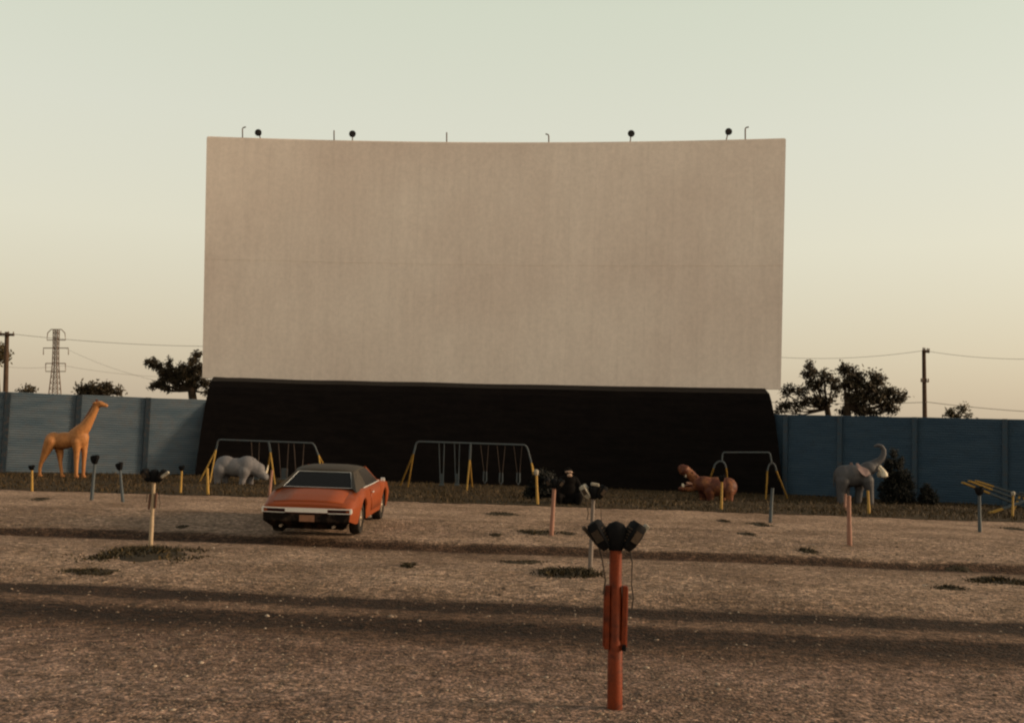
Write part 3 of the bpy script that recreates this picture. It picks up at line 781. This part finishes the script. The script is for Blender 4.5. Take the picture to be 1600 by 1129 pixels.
# rhino
e, o0, k, P, zg = statue('rhino_statue', 'pale grey rhino statue with lowered head under the left swing set', (375, 757))
L = [('e', P(372, 730), (.78, .40, .36)), ('e', P(353, 726.5), (.42, .39, .36)), ('e', P(386, 728), (.42, .40, .39)),
     ('t', [P(388, 727), P(397, 731), P(404, 736)], [.36, .30, .23]), ('e', P(404, 733), (.26, .24, .25), -.5), ('t', [P(404, 734), P(409, 740), P(414, 744.5)], [.22, .175, .15]), ('e', P(413.5, 745), (.16, .16, .12), -.4), ('e', P(406, 743), (.2, .15, .12), -.5),
     leg(P, zg, [(346, 733), (342.5, 745), (342, 756)], [.27, .15, .13], -.2), leg(P, zg, [(352, 735), (350, 746), (350, 755)], [.22, .13, .12], .2),
     leg(P, zg, [(384, 735), (382, 746), (380, 758)], [.24, .14, .13], -.22), leg(P, zg, [(390, 735), (389, 746), (389, 756)], [.21, .13, .12], .2)]
organic('body', L, .028, M['rhino'], e, o0, 5)
for dy in (-.15, .13): MB().ball(P(397.5, 720.5, dy), (.06, .04, .12), Matrix.Rotation(R(-15), 3, 'Y')).build('ear', M['rhino'], e, o0, smooth=True)
for a, b, r_ in (((414.5, 740), (419, 726), .055), ((408.5, 734), (411, 728), .045)):
    A, B = P(*a), P(*b); MB().tube([A, A.lerp(B, .5) + V((.02, 0, 0)), B], [r_, r_ * .6, .008], 10).build('horn', M['ivory'], e, o0, smooth=True)
for dy in (-.17, .17): MB().ball(P(406.5, 735.5, dy), .025).build('eye', M['eye'], e, o0)
MB().tube([P(338, 721), P(335.5, 729), P(336.5, 738)], [.03, .022, .018], 6).build('tail', M['rhino'], e, o0, smooth=True)
# elephant
e, o0, k, P, zg = statue('elephant_statue', 'grey elephant statue with raised curled trunk before the right fence', (1335, 787))
L = [('e', P(1329, 743), (.62, .42, .42), .08), ('e', P(1318, 744), (.38, .41, .42)), ('e', P(1343, 742), (.45, .40, .40), .3),
     ('e', P(1356, 732), (.36, .29, .27), .3), ('e', P(1364, 727.5), (.22, .20, .17), .4), ('e', P(1368, 733), (.16, .13, .08), -.2),
     ('t', [P(1364, 725.5), P(1371, 721.5), P(1377, 717), P(1380.5, 710), P(1381, 703), P(1377.5, 697), P(1371, 695), P(1367, 697)], [.17, .145, .125, .11, .095, .08, .065, .055]),
     leg(P, zg, [(1314, 752), (1311, 767), (1312, 786)], [.27, .17, .16], -.2), leg(P, zg, [(1322, 752), (1324, 767), (1324, 784)], [.25, .16, .15], .2),
     leg(P, zg, [(1352, 750), (1356, 765), (1356.5, 787)], [.25, .15, .15], -.22), leg(P, zg, [(1346, 752), (1345, 767), (1343, 784)], [.24, .15, .14], .2)]
organic('body', L, .028, M['grey_hide'], e, o0, 5)
for dy in (-.33, .33):
    s_ = 1 if dy > 0 else -1
    poly = [P(1332, 723.5, dy), P(1335.5, 722.5, dy), P(1340, 728, dy * 1.2), P(1351, 732.5, dy * 1.25), P(1354, 740, dy * 1.3), P(1346, 744, dy * 1.55), P(1339, 740, dy * 1.6), P(1333.5, 732, dy * 1.5)]
    MB().prism(poly, (0, s_ * .045, 0)).build('ear', M['ear_pink'], e, o0, bevel=.02)
    MB().ball(P(1364, 727, dy * .55), .03).build('eye', M['eye'], e, o0)
    A, B, C = P(1372, 727.5, dy * .42), P(1377.5, 735, dy * .6), P(1379.5, 746, dy * .6)
    MB().tube([A, B, B.lerp(C, .4), B.lerp(C, .8), C], [.05, .07, .135, .13, .05], 12).build('tusk', M['ivory'], e, o0, smooth=True)
MB().tube([P(1304, 737), P(1302.5, 748), P(1303, 760)], [.03, .025, .02], 6).build('tail', M['grey_hide'], e, o0, smooth=True)
# hippo
e, o0, k, P, zg = statue('hippo_statue', 'red brown hippo statue with wide open mouth facing left', (1110, 782))
L = [('e', P(1120, 760), (.70, .42, .36)), ('e', P(1136, 761), (.38, .40, .37)), ('e', P(1102, 757), (.42, .38, .31)),
     ('t', [P(1100, 756), P(1092, 754)], [.30, .24]), ('e', P(1089, 754), (.20, .24, .20)),
     ('t', [P(1089, 752), P(1081, 743), P(1071, 735), P(1066, 732)], [.19, .18, .20, .17]), ('e', P(1069, 734), (.22, .24, .13), .75),
     ('t', [P(1090, 759), P(1078, 763), P(1066, 763.5)], [.15, .12, .11]), ('e', P(1067, 763), (.19, .23, .085)),
     leg(P, zg, [(1137, 766), (1138, 775), (1138, 783)], [.22, .15, .14], -.2), leg(P, zg, [(1130, 766), (1130, 775), (1130, 781)], [.2, .14, .13], .2),
     leg(P, zg, [(1106, 766), (1108, 775), (1108, 784)], [.21, .15, .14], -.2), leg(P, zg, [(1100, 766), (1100, 775), (1100, 781)], [.2, .14, .13], .2)]
organic('body', L, .026, M['hippo'], e, o0, 4)
MB().add([P(1089, 754.5, -.12), P(1089, 754.5, .12), P(1068, 758.2, .17), P(1068, 758.2, -.17), P(1088, 753, -.12), P(1088, 753, .12), P(1071, 743.5, .17), P(1071, 743.5, -.17)],
         [(0, 1, 2, 3), (4, 7, 6, 5), (0, 4, 5, 1), (0, 3, 7, 4), (1, 5, 6, 2)][:3]).build('mouth_lining', M['mouth'], e, o0)
MB().ball(P(1080, 755.5), (.2, .11, .06), Matrix.Rotation(R(12), 3, 'Y')).build('tongue', M['mouth'], e, o0, smooth=True)
for px, py, dz in ((1067, 760, 1), (1071, 740, -1)):
    for dy in (-.12, .12): MB().tube([P(px, py, dy), P(px, py, dy) + V((0, 0, dz * .12))], [.035, .018], 8).build('tooth', M['ivory'], e, o0, smooth=True)
for dy in (-.13, .13):
    MB().ball(P(1081.5, 738.5, dy), .055).build('eye', M['hippo'], e, o0, smooth=True)
    MB().ball(P(1088, 743, dy * 1.3), (.035, .03, .06)).build('ear', M['hippo'], e, o0, smooth=True)
# seated ape
e, o0, k, P, zg = statue('ape_statue', 'dark seated ape statue with pale face behind the faded red post', (888, 787))
L = [('e', P(888, 768), (.33, .28, .40)), ('e', P(888, 752), (.30, .22, .24)), ('e', P(888, 738), (.155, .16, .165)), ('e', P(888, 741, -.1), (.10, .09, .09)),
     ('t', [P(878, 750), P(871, 762, -.1), P(872, 776, -.25)], [.13, .10, .085]), ('t', [P(898, 750), P(906, 762, -.1), P(904, 776, -.25)], [.13, .10, .085]),
     ('t', [P(882, 780), P(872, 775, -.4), P(874, 786, -.45)], [.17, .13, .09]), ('t', [P(894, 780), P(904, 775, -.4), P(902, 786, -.45)], [.17, .13, .09]), ('e', P(888, 784), (.36, .32, .16))]
organic('body', L, .024, M['ape'], e, o0, 4)
MB().ball(P(888.5, 737, -.115), (.125, .06, .05)).ball(P(889.5, 742, -.16), (.085, .05, .06)).build('face', M['ape_face'], e, o0, smooth=True)
for s_ in (-1, 1): MB().ball(P(888.5 + s_ * 2.6, 737, -.17), .016).build('eye', M['eye'], e, o0)
for s_ in (-1, 1): MB().ball(P(888 + s_ * 8.6, 738, 0), (.03, .03, .05)).build('ear', M['ape'], e, o0, smooth=True)

# ------------------------------------------------------------------ trees, bushes
def leaf_cloud(blobs, Y, o0, size, dens, depth=.8):
    vs = []; fs = []
    for px, py, rx, ry in blobs:
        c = at(px, py, Y); k = Y / F; a, b = rx * k, ry * k; dp = depth * (a + b) / 2
        n = int(34 * dens * a * b / (size * size)) + 40
        # twig clumps inside the blob give an uneven edge with gaps
        cl = []
        for _ in range(max(6, int(n / 36))):
            u = V((random.gauss(0, 1), random.gauss(0, 1), random.gauss(0, 1))).normalized() * random.random() ** .4
            cl.append((V((u.x * a, u.y * dp, u.z * b)), random.uniform(.6, 1.2)))
        for _ in range(n):
            q, sp_ = random.choice(cl); d = V((random.gauss(0, 1), random.gauss(0, 1), random.gauss(0, 1))) * size * 1.25 * sp_
            p = c + q + d - o0
            t = V((random.gauss(0, 1), random.gauss(0, 1), random.gauss(0, 1))).normalized(); u = t.orthogonal().normalized()
            l = size * random.uniform(.6, 1.3); w_ = l * .42; i = len(vs)
            vs += [p - t * l, p + u * w_, p + t * l, p - u * w_]; fs.append((i, i + 1, i + 2, i + 3))
    return [tuple(v_) for v_ in vs], fs
def tree(name, label, Y, foot, fork, blobs, size, dens, rad, mat, cat='tree', group='trees beyond the fence', depth=.8):
    o0 = base_pt(foot, Y); t = empty(name, o0, label, cat, group)
    f = at(fork[0], fork[1], Y); mid = o0.lerp(f, .5) + V((rad, 0, 0))
    tk = MB().tube([o0 - V((0, 0, .2)), mid, f], [rad * 1.3, rad, rad * .8], 10).build('trunk', M['bark'], t, o0, smooth=True)
    lm = MB()
    for b in blobs:
        c = at(b[0], b[1], Y) + V((0, random.uniform(-.4, .4) * b[2] * Y / F, 0)); m1 = f.lerp(c, .5) + V((0, 0, -.12 * (c - f).length))
        lm.tube([f - V((0, 0, .1)), m1, c], [rad * .36, rad * .2, rad * .08], 6)
        for _ in range(3):
            c2 = c + V((random.uniform(-1, 1) * b[2], random.uniform(-1, 1) * b[2], random.uniform(-.8, 1) * b[3])) * (Y / F) * .95
            lm.tube([m1.lerp(c, .6), c2], [rad * .1, rad * .04], 5)
    tag(lm.build('limbs', M['bark'], t, o0, smooth=True), kind='stuff')
    vs, fs = leaf_cloud(blobs, Y, o0, size, dens, depth)
    tag(raw('crown', vs, fs, mat, t), kind='stuff')
    return t
tree('broadleaf_tree', 'dark ragged tree leaning left, against the left edge of the film screen', 55, 301, (299, 606),
     [(238, 566, 8, 7), (248, 572, 9, 6), (258, 580, 9, 9), (266, 569, 4, 8), (272, 586, 13, 10), (284, 578, 8, 12), (292, 588, 13, 13), (303, 572, 9, 14), (308, 557, 4, 10), (312, 580, 8, 14), (301, 596, 10, 8),
      (262, 594, 10, 6), (250, 598, 9, 6), (240, 602, 6, 4), (259, 607, 6, 7), (275, 598, 6, 8), (321, 599, 10, 6), (324, 612, 8, 5)], .075, .95, .24, M['leaf'])
tree('broadleaf_tree', 'open airy dark tree beside the right edge of the film screen', 62, 1302, (1292, 636),
     [(1266, 574, 7, 8), (1262, 585, 8, 7), (1272, 584, 8, 8), (1287, 582, 5, 5), (1290, 595, 12, 8), (1302, 592, 8, 7), (1306, 608, 9, 9), (1280, 607, 12, 9), (1264, 600, 8, 5), (1250, 612, 11, 7), (1232, 606, 9, 5),
      (1226, 614, 5, 4), (1258, 625, 13, 8), (1276, 624, 14, 10), (1240, 633, 9, 6), (1222, 634, 7, 5), (1217, 642, 5, 4), (1292, 625, 8, 9), (1246, 642, 7, 3)], .12, .62, .2, M['leaf'])
tree('broadleaf_tree', 'dense wide dark tree on the right, left of the lone utility pole', 60, 1318, (1322, 634),
     [(1318, 578, 8, 7), (1330, 580, 12, 9), (1344, 588, 12, 10), (1366, 588, 8, 6), (1376, 592, 7, 7), (1358, 600, 14, 11), (1338, 604, 16, 13), (1322, 600, 9, 12), (1374, 612, 18, 11), (1392, 614, 12, 8), (1356, 620, 22, 13),
      (1334, 624, 14, 14), (1400, 622, 12, 6), (1412, 620, 6, 4), (1384, 632, 16, 8), (1344, 640, 20, 8), (1394, 642, 9, 5), (1320, 643, 7, 5), (1366, 644, 14, 5)], .12, .8, .28, M['leaf'])
tree('distant_tree', 'low spread tree top showing over the fence above the giraffe', 110, 155, (155, 616),
     [(124, 611, 7, 4), (131, 606, 6, 6), (142, 604, 6, 5), (150, 607, 9, 7), (160, 605, 7, 6), (168, 604, 6, 6), (172, 611, 8, 6), (186, 612, 7, 4), (140, 612, 12, 5)], .2, .85, .25, M['leaf'], group='distant trees over the fence')
tree('distant_tree', 'small dark shrub top over the fence beside the left utility pole', 110, 44, (44, 614), [(38, 611, 6, 3), (47, 610, 6, 3)], .18, 1.0, .15, M['leaf'], group='distant trees over the fence')
tree('distant_tree', 'leafy tree top cut by the left frame edge behind the utility pole', 80, -8, (-6, 570), [(-4, 548, 12, 9), (6, 552, 10, 7), (2, 558, 12, 5), (-16, 552, 12, 12)], .16, .9, .2, M['leaf2'], group='distant trees over the fence')
tree('distant_tree', 'thin small tree over the right fence, right of the utility pole', 85, 1498, (1497, 648),
     [(1503, 637, 8, 6), (1482, 643, 6, 4), (1486, 648, 9, 4), (1512, 648, 9, 3), (1496, 650, 10, 4)], .14, .55, .12, M['leaf2'], group='distant trees over the fence')
def bush(label, foot, blobs, Y=None):
    o0 = G(*foot); Y = o0.y; t = empty('bush', o0, label, 'bush', 'dark bushes in the playground')
    f = at(foot[0], (foot[1] + blobs[0][1]) / 2, Y)
    MB().tube([o0 - V((0, 0, .05)), f, at(blobs[0][0], blobs[0][1], Y)], [.06, .05, .03], 6).build('stem', M['bark'], t, o0)
    vs, fs = leaf_cloud(blobs, Y, o0, .055, 1.3, .7); tag(raw('foliage', vs, fs, M['bush'], t), kind='stuff')
bush('tall dark bush right of the elephant against the blue fence', (1394, 787), [(1402, 768, 20, 16), (1394, 748, 12, 14), (1409, 744, 12, 12), (1390, 726, 8, 10), (1404, 724, 8, 10), (1386, 777, 12, 9), (1416, 776, 14, 10), (1396, 710, 5, 6), (1420, 757, 8, 9), (1381, 760, 8, 8)])
bush('round low dark bush farther right of the elephant', (1449, 789), [(1449, 775, 12, 11), (1443, 781, 9, 7), (1456, 781, 9, 7), (1448, 764, 8, 6)])

bush('dark shrub between the middle swing set and the faded red post', (846, 780), [(846, 764, 16, 14), (838, 752, 10, 12), (856, 756, 11, 14), (830, 771, 10, 7), (862, 772, 10, 8), (847, 742, 8, 8)])
# ------------------------------------------------------------------ utility poles, pylon, wires
def pole(label, Y, top, foot_x, r, arms):
    tp = at(*top, Y); o0 = V((tp.x, Y, gz(tp.x, Y))); lean = at(foot_x, 650, Y).x
    o0.x = lean
    u = empty('utility_pole', o0, label, 'utility pole', 'utility poles')
    MB().tube([o0 - V((0, 0, .3)), tp], [r * 1.25, r * .85], 10).build('shaft', M['wood'], u, o0, smooth=True)
    for (x0, y0), (x1, y1), t in arms:
        A, B = at(x0, y0, Y - .2), at(x1, y1, Y - .2); d = B - A
        c = MB().tube([A, B], t, 6).build('crossarm', M['wood'], u, o0)
        for q in (.04, .3, .7, .96): MB().tube([A + d * q, A + d * q + V((0, 0, .22))], [.05, .035], 6).build('insulator', M['steel'], c, o0)
    return u
pole('dark timber utility pole with crossarm at the left frame edge', 75, (11, 518.5), 10.5, .17, [((-8, 521.5), (22, 523), .09)])
pole('dark leaning timber utility pole with stub arm above the right fence', 70, (1443.5, 547), 1447, .14, [((1442, 548), (1452, 549.5), .09), ((1439, 596), (1451, 596.5), .03)])
Yp = 210; o0 = base_pt(86, Yp); py = empty('transmission_tower', o0, 'distant lattice steel transmission tower over the left fence', 'pylon')
lv = [(515, 3.4), (520, 3.4), (543.5, 3.2), (567.5, 3.6), (580, 4.2), (607, 6.2), (690, 11)]
def pc(y, w_, sx, sy):
    c = at(88 - (y - 515) * .022, y, Yp); return c + V((sx * w_ * Yp / F, sy * w_ * Yp / F, 0))
q = MB()
for sx in (-1, 1):
    for sy in (-1, 1): q.tube([pc(y, w_, sx, sy) for y, w_ in lv], .10, 5)
q.build('mast', M['steel'], py, o0)
q = MB()
for (ya, wa), (yb, wb) in zip(lv, lv[1:]):
    n = max(1, round((yb - ya) / 9))
    for i in range(n):
        y1, y2 = ya + (yb - ya) * i / n, ya + (yb - ya) * (i + 1) / n; w1, w2 = wa + (wb - wa) * i / n, wa + (wb - wa) * (i + 1) / n
        for sy in (-1, 1):
            q.tube([pc(y1, w1, -1, sy), pc(y2, w2, 1, sy)], .05, 4); q.tube([pc(y1, w1, 1, sy), pc(y2, w2, -1, sy)], .05, 4); q.tube([pc(y2, w2, -1, sy), pc(y2, w2, 1, sy)], .05, 4)
tag(q.build('lattice', M['steel'], py, o0), kind='stuff')
for y1, w_, y2, style in ((518, 14.5, 531, 0), (543.5, 19.5, 554, 1), (567.5, 15.5, 580, 0)):
    a = MB(); c = 88 - (y1 - 515) * .022
    A, B = at(c - w_, y1, Yp), at(c + w_, y1, Yp); A2, B2 = at(c - w_, y2, Yp), at(c + w_, y2, Yp)
    if style == 0:
        if y1 < 520: A, B = at(c - w_ + 1, y1 + 2, Yp), at(c + w_ - 1, y1 + 2, Yp); a.tube([A, at(c - 8, 514.5, Yp), at(c + 8, 514.5, Yp), B], .09, 5)
        else: a.tube([A, B], .09, 5)
        a.tube([A, A2, B2, B], .09, 5)
    else: a.tube([A2, A, B, B2], .10, 5)
    a.build('crossarm', M['steel'], py, o0)
def wire(label, pts, r=.012, sag=.4):
    P_ = [at(*p) for p in pts]; out_ = []
    for A, B in zip(P_, P_[1:]):
        out_ += [A.lerp(B, t / 12) - V((0, 0, sag * 4 * (t / 12) * (1 - t / 12))) for t in range(13)][(1 if out_ else 0):]
    o = MB().tube([p - P_[0] for p in out_], r, 5).build('power_line', M['cord'], None); o.location = P_[0]
    tag(o, label, 'power line', 'power lines')
wire('thin power line from the left pole crossarm to the film screen', [(-8, 520, 74.8), (22, 522, 74.8), (345, 541, 78)], .014, .2)
wire('faint power line below the top line left of the film screen', [(-60, 560, 120), (100, 571, 130), (345, 588, 150)], .014, .6)
wire('power line sagging from the transmission tower toward the film screen', [(104, 545, 209), (345, 612, 160)], .02, 1.2)
wire('thin top power line from the film screen to the lone right pole', [(1180, 555, 74), (1443.5, 547.5, 70), (1700, 556, 66)], .012, .35)
wire('lower power line passing behind the right hand trees', [(1180, 627, 84), (1450, 628, 82), (1700, 647, 80)], .02, .15)

# ------------------------------------------------------------------ car
rw = G(556, 834.5); SC = .93
fw = G(592, 811)
pitch = R(2.3); rz = R(-2.2)
car = empty('car', (0, 0, 0), 'orange two door coupe with black vinyl roof parked facing the screen', 'car')
car.scale = (SC, SC, SC); car.rotation_euler = (pitch, 0, rz)
Rm = car.rotation_euler.to_matrix()
car.location = rw - Rm @ (V((.80, -1.35, 0)) * SC); car.location.z += .012
ST = [(-2.46, .86, .655), (-2.42, .885, .68), (-2.30, .91, .725), (-2.0, .945, .81), (-1.6, .968, .885), (-1.3, .975, .93), (-.8, .962, .93), (-.3, .948, .915), (.3, .945, .915), (.9, .95, .925), (1.3, .955, .925), (1.7, .955, .905), (2.1, .94, .87), (2.35, .91, .83), (2.46, .86, .77)]
def prm(y):
    for (a, w1, z1), (b, w2, z2) in zip(ST, ST[1:]):
        if y <= b: t = (y - a) / (b - a); return w1 + (w2 - w1) * t, z1 + (z2 - z1) * t
    return ST[-1][1:]
AX = (-1.35, 1.45)
def section(y):
    w_, zt = prm(y); zb = .27 + .10 * max(0, (abs(y) - 2.0) / .46) ; za = zb
    for ya in AX:
        if abs(y - ya) < .40: za = max(za, .33 + math.sqrt(max(0, .40 ** 2 - (y - ya) ** 2)) * 1.0)
    zc = max(.585, za + .025)
    return [(0, zb), (.60 * w_, zb), (.61 * w_, max(zb, za - .02)), (.955 * w_, za), (.985 * w_, za + (zc - za) * .4), (w_, zc), (.985 * w_, zc + (zt - zc) * .3), (.945 * w_, zt - .045), (.885 * w_, zt - .008), (.74 * w_, zt + .006), (.4 * w_, zt + .022), (0, zt + .028)]
ys_ = sorted(set([round(-2.46 + .06 * i, 3) for i in range(83)] + [-2.44, 2.45]))
ys_ = [y for y in ys_ if y <= 2.46]
full = []
for y in ys_:
    h_ = section(y); full.append([V((x, y, z)) for x, z in h_] + [V((-x, y, z)) for x, z in h_[-2:0:-1]])
n = len(full[0]); vs = [p for r_ in full for p in r_]
fs = []; mats = []
for i in range(len(full) - 1):
    for k in range(n):
        fs.append((i * n + k, i * n + (k + 1) % n, (i + 1) * n + (k + 1) % n, (i + 1) * n + k))
        kk = k if k < 12 else n - 1 - k
        ymid = (ys_[i] + ys_[i + 1]) / 2
        mats.append(1 if kk <= 2 or (kk >= 9 and -1.42 < ymid < 1.08) else 0)
fs += [tuple(range(n - 1, -1, -1)), tuple(range((len(full) - 1) * n, len(full) * n))]; mats += [0, 0]
body = raw('body', [tuple(p) for p in vs], fs, M['car'], car); body.data.materials.append(M['under'])
for p, mi in zip(body.data.polygons, mats): p.material_index = mi; p.use_smooth = True
bm = bmesh.new(); bm.from_mesh(body.data); bmesh.ops.recalc_face_normals(bm, faces=bm.faces); bm.to_mesh(body.data); bm.free()
body.data.set_sharp_from_angle(angle=R(32))
# doors, slightly proud skins with a shut line around them
for s_ in (-1, 1):
    vs = []; fs = []; yy = [-.42 + 1.32 * i / 14 for i in range(15)]; K = [4, 5, 6, 7]
    for y in yy:
        h_ = section(y)
        for k in K: vs.append(V((s_ * (h_[k][0] + .006), y, h_[k][1] + (.0 if k < 7 else -.01))))
    for i in range(14):
        for k in range(3): a = i * 4 + k; fs.append((a, a + 1, a + 5, a + 4))
    dr = MB().add(vs, fs).build('door', M['car'], car, smooth=True); q = dr.modifiers.new('skin', 'SOLIDIFY'); q.thickness = .012; q.offset = 0
    MB().box((s_ * .965, -.30, .79), (.02, .15, .026)).build('handle', M['chrome'], dr, bevel=.006)
# deck lid
vs = []; fs = []; yy = [-2.36 + .78 * i / 10 for i in range(11)]; xx = [-.70, -.35, 0, .35, .70]
for y in yy:
    w_, zt = prm(y)
    for x in xx: vs.append(V((x, y, zt + .032 - .026 * (abs(x) / .74) ** 1.5)))
for i in range(10):
    for k in range(4): a = i * 5 + k; fs.append((a, a + 1, a + 6, a + 5))
lid = MB().add(vs, fs).build('trunk_lid', M['car'], car, smooth=True); q = lid.modifiers.new('skin', 'SOLIDIFY'); q.thickness = .01; q.offset = 0
# greenhouse
vs = []; fs = []; rows = [(-.84, 1.245, .605), (-.74, 1.285, .64), (-.5, 1.32, .66), (-.1, 1.338, .665), (.25, 1.33, .65), (.44, 1.305, .615)]; cf = [-1, -.93, -.75, -.4, 0, .4, .75, .93, 1]
for y, z, w_ in rows:
    for f in cf: vs.append(V((f * w_, y, z - .055 * abs(f) ** 4)))
for i in range(len(rows) - 1):
    for k in range(8): a = i * 9 + k; fs.append((a, a + 1, a + 10, a + 9))
rf = MB().add(vs, fs).build('roof', M['vinyl'], car, smooth=True); q = rf.modifiers.new('t', 'SOLIDIFY'); q.thickness = .03
for s_ in (-1, 1):
    pl = MB()
    A, B, C_, D = V((s_ * .865, -1.80, .885)), V((s_ * .865, -.66, .925)), V((s_ * .665, -.52, 1.262)), V((s_ * .61, -.84, 1.20))
    E = V((s_ * .61, -.84, 1.225)); Fp = V((s_ * .70, -1.50, .955))
    pl.prism([A, B, C_, E], (-s_ * .03, 0, -.005)); pl.prism([A, E, E - V((s_ * .05, 0, 0)), Fp], (0, .03, -.015))
    pl.build('rear_pillar', M['vinyl'], car)
    MB().tube([V((s_ * .80, 1.08, .92)), V((s_ * .63, .42, 1.27))], .026, 8).build('windshield_pillar', M['car'], car, smooth=True)
    MB().prism([V((s_ * .858, -.68, .915)), V((s_ * .852, .98, .92)), V((s_ * .655, .40, 1.262)), V((s_ * .668, -.54, 1.262))], (-s_ * .008, 0, 0)).build('side_window', M['glass'], car)
    MB().tube([V((s_ * .868, -1.0, .925)), V((s_ * .872, 0, .925)), V((s_ * .862, 1.0, .93))], .012, 6).build('belt_trim', M['chrome'], car)
MB().prism([V((-.70, -1.50, .935)), V((.70, -1.50, .935)), V((.55, -.84, 1.215)), V((-.55, -.84, 1.215))], (0, -.004, .010)).build('rear_window', M['glass'], car)
MB().tube([V((-.71, -1.515, .948)), V((.71, -1.515, .948)), V((.555, -.845, 1.225)), V((-.555, -.845, 1.225)), V((-.71, -1.515, .948))], .005, 6).build('window_trim', M['chrome'], car)
MB().prism([V((-.76, 1.14, .92)), V((.76, 1.14, .92)), V((.575, .45, 1.27)), V((-.575, .45, 1.27))], (0, .006, .012)).build('windshield', M['glass'], car)
for y, z in ((-.62, 1.00), (.12, 1.06)):
    MB().box((0, y, z - .12), (1.16, .16, .3), Matrix.Rotation(R(-12), 3, 'X')).build('seat_back', M['under'], car, bevel=.04)
wheel_c = MB().tube([V((-.36 + .18 * math.cos(a), .62 + .03 * math.sin(a), .98 + .18 * math.sin(a))) for a in [i * math.pi / 8 for i in range(17)]], .014, 6)
wheel_c.build('steering_wheel', M['under'], car)
# loop bumper with lamps set into its ends
def bx(x): return -2.52 + .05 * (abs(x) / .88) ** 2.5
bp = MB()
def strip(x0, x1, z0, z1, th=.07, n=10):
    for i in range(n):
        a, b = x0 + (x1 - x0) * i / n, x0 + (x1 - x0) * (i + 1) / n
        bp.add([(a, bx(a), z0), (b, bx(b), z0), (b, bx(b), z1), (a, bx(a), z1), (a, bx(a) + th, z0), (b, bx(b) + th, z0), (b, bx(b) + th, z1), (a, bx(a) + th, z1)],
               [(0, 1, 2, 3), (4, 7, 6, 5), (3, 2, 6, 7), (0, 4, 5, 1)] + ([(0, 3, 7, 4)] if i == 0 else []) + ([(1, 5, 6, 2)] if i == n - 1 else []))
strip(-.42, .42, .532, .594); strip(-.89, .89, .596, .616, .085, 16); strip(-.89, -.43, .516, .528); strip(.43, .89, .516, .528); strip(-.895, -.86, .530, .594, .16, 2); strip(.86, .895, .530, .594, .16, 2)
bmp = bp.build('rear_bumper', M['chrome'], car)
for s_ in (-1, 1):
    MB().prism([V((s_ * .44, bx(.44) + .02, .530)), V((s_ * .845, bx(.845) + .02, .530)), V((s_ * .845, bx(.845) + .02, .593)), V((s_ * .44, bx(.44) + .02, .593))], (0, .05, 0)).build('taillight', M['lamp_red'], car)
MB().add([(-.70, -2.20, .17), (.70, -2.20, .17), (.865, -2.495, .345), (-.865, -2.495, .345), (.87, -2.48, .512), (-.87, -2.48, .512), (-.70, -1.9, .17), (.70, -1.9, .17), (.87, -2.3, .512), (-.87, -2.3, .512)], [(0, 1, 2, 3), (3, 2, 4, 5), (1, 0, 6, 7), (5, 4, 8, 9), (6, 9, 8, 7), (0, 3, 5, 9, 6), (1, 7, 8, 4, 2)]).build('rear_valance', M['under'], car, bevel=.02)
MB().box((.02, -2.505, .415), (.30, .012, .13)).build('license_plate', M['plate'], car, bevel=.004)
MB().tube([(-.62, -1.35, .332), (.62, -1.35, .332)], .07, 10).ball((0, -1.35, .332), .17).build('rear_axle', M['under'], car, smooth=True)
MB().box((0, -1.78, .30), (.9, .5, .2)).build('fuel_tank', M['under'], car, bevel=.03)
for x in (-.5, .55): MB().tube([V((x, -2.52, .255)), V((x, -2.0, .27))], .028, 10).build('exhaust_pipe', M['rim'], car, smooth=True)
MB().box((0, 2.50, .50), (1.74, .10, .16), None, .98).build('front_bumper', M['chrome'], car, bevel=.03)
MB().box((0, 2.46, .69), (1.2, .06, .14)).build('grille', M['under'], car, bevel=.01)
for s_ in (-1, 1): MB().tube([V((s_ * .66, 2.43, .69)), V((s_ * .66, 2.50, .69))], .085, 16).build('headlight', M['pale'], car, smooth=True)
MB().box((.985, .83, .975), (.09, .05, .075)).tube([V((.93, .84, .935)), V((.975, .835, .96))], .012, 6).build('side_mirror', M['chrome'], car, bevel=.012)
def make_wheel():
    wh = bpy.data.objects.new('wheel', None); COL.objects.link(wh); wh.parent = car
    pr = [(-.105, .20), (-.11, .27), (-.10, .315), (-.06, .332), (.06, .332), (.10, .315), (.11, .27), (.105, .20)]
    vs = []; fs = []; S = 36
    for k in range(S):
        a = 2 * math.pi * k / S; vs += [V((x, r_ * math.cos(a), r_ * math.sin(a))) for x, r_ in pr]
    for k in range(S):
        for i in range(8): fs.append((k * 8 + i, k * 8 + (i + 1) % 8, ((k + 1) % S) * 8 + (i + 1) % 8, ((k + 1) % S) * 8 + i))
    MB().add(vs, fs).build('tyre', M['tyre'], wh, smooth=True)
    MB().tube([(-.09, 0, 0), (.05, 0, 0), (.085, 0, 0), (.092, 0, 0)], [.205, .205, .195, .15], 28).tube([(.09, 0, 0), (.115, 0, 0)], [.07, .05], 16).build('rim', M['rim'], wh, smooth=True)
    return wh
w0 = make_wheel()
for i, (x, y) in enumerate(((.80, AX[0]), (-.80, AX[0]), (.79, AX[1]), (-.79, AX[1]))):
    o = w0 if i == 0 else copy_tree(w0, car)
    o.location = (x, y, .332); o.rotation_euler.z = 0 if x > 0 else math.pi
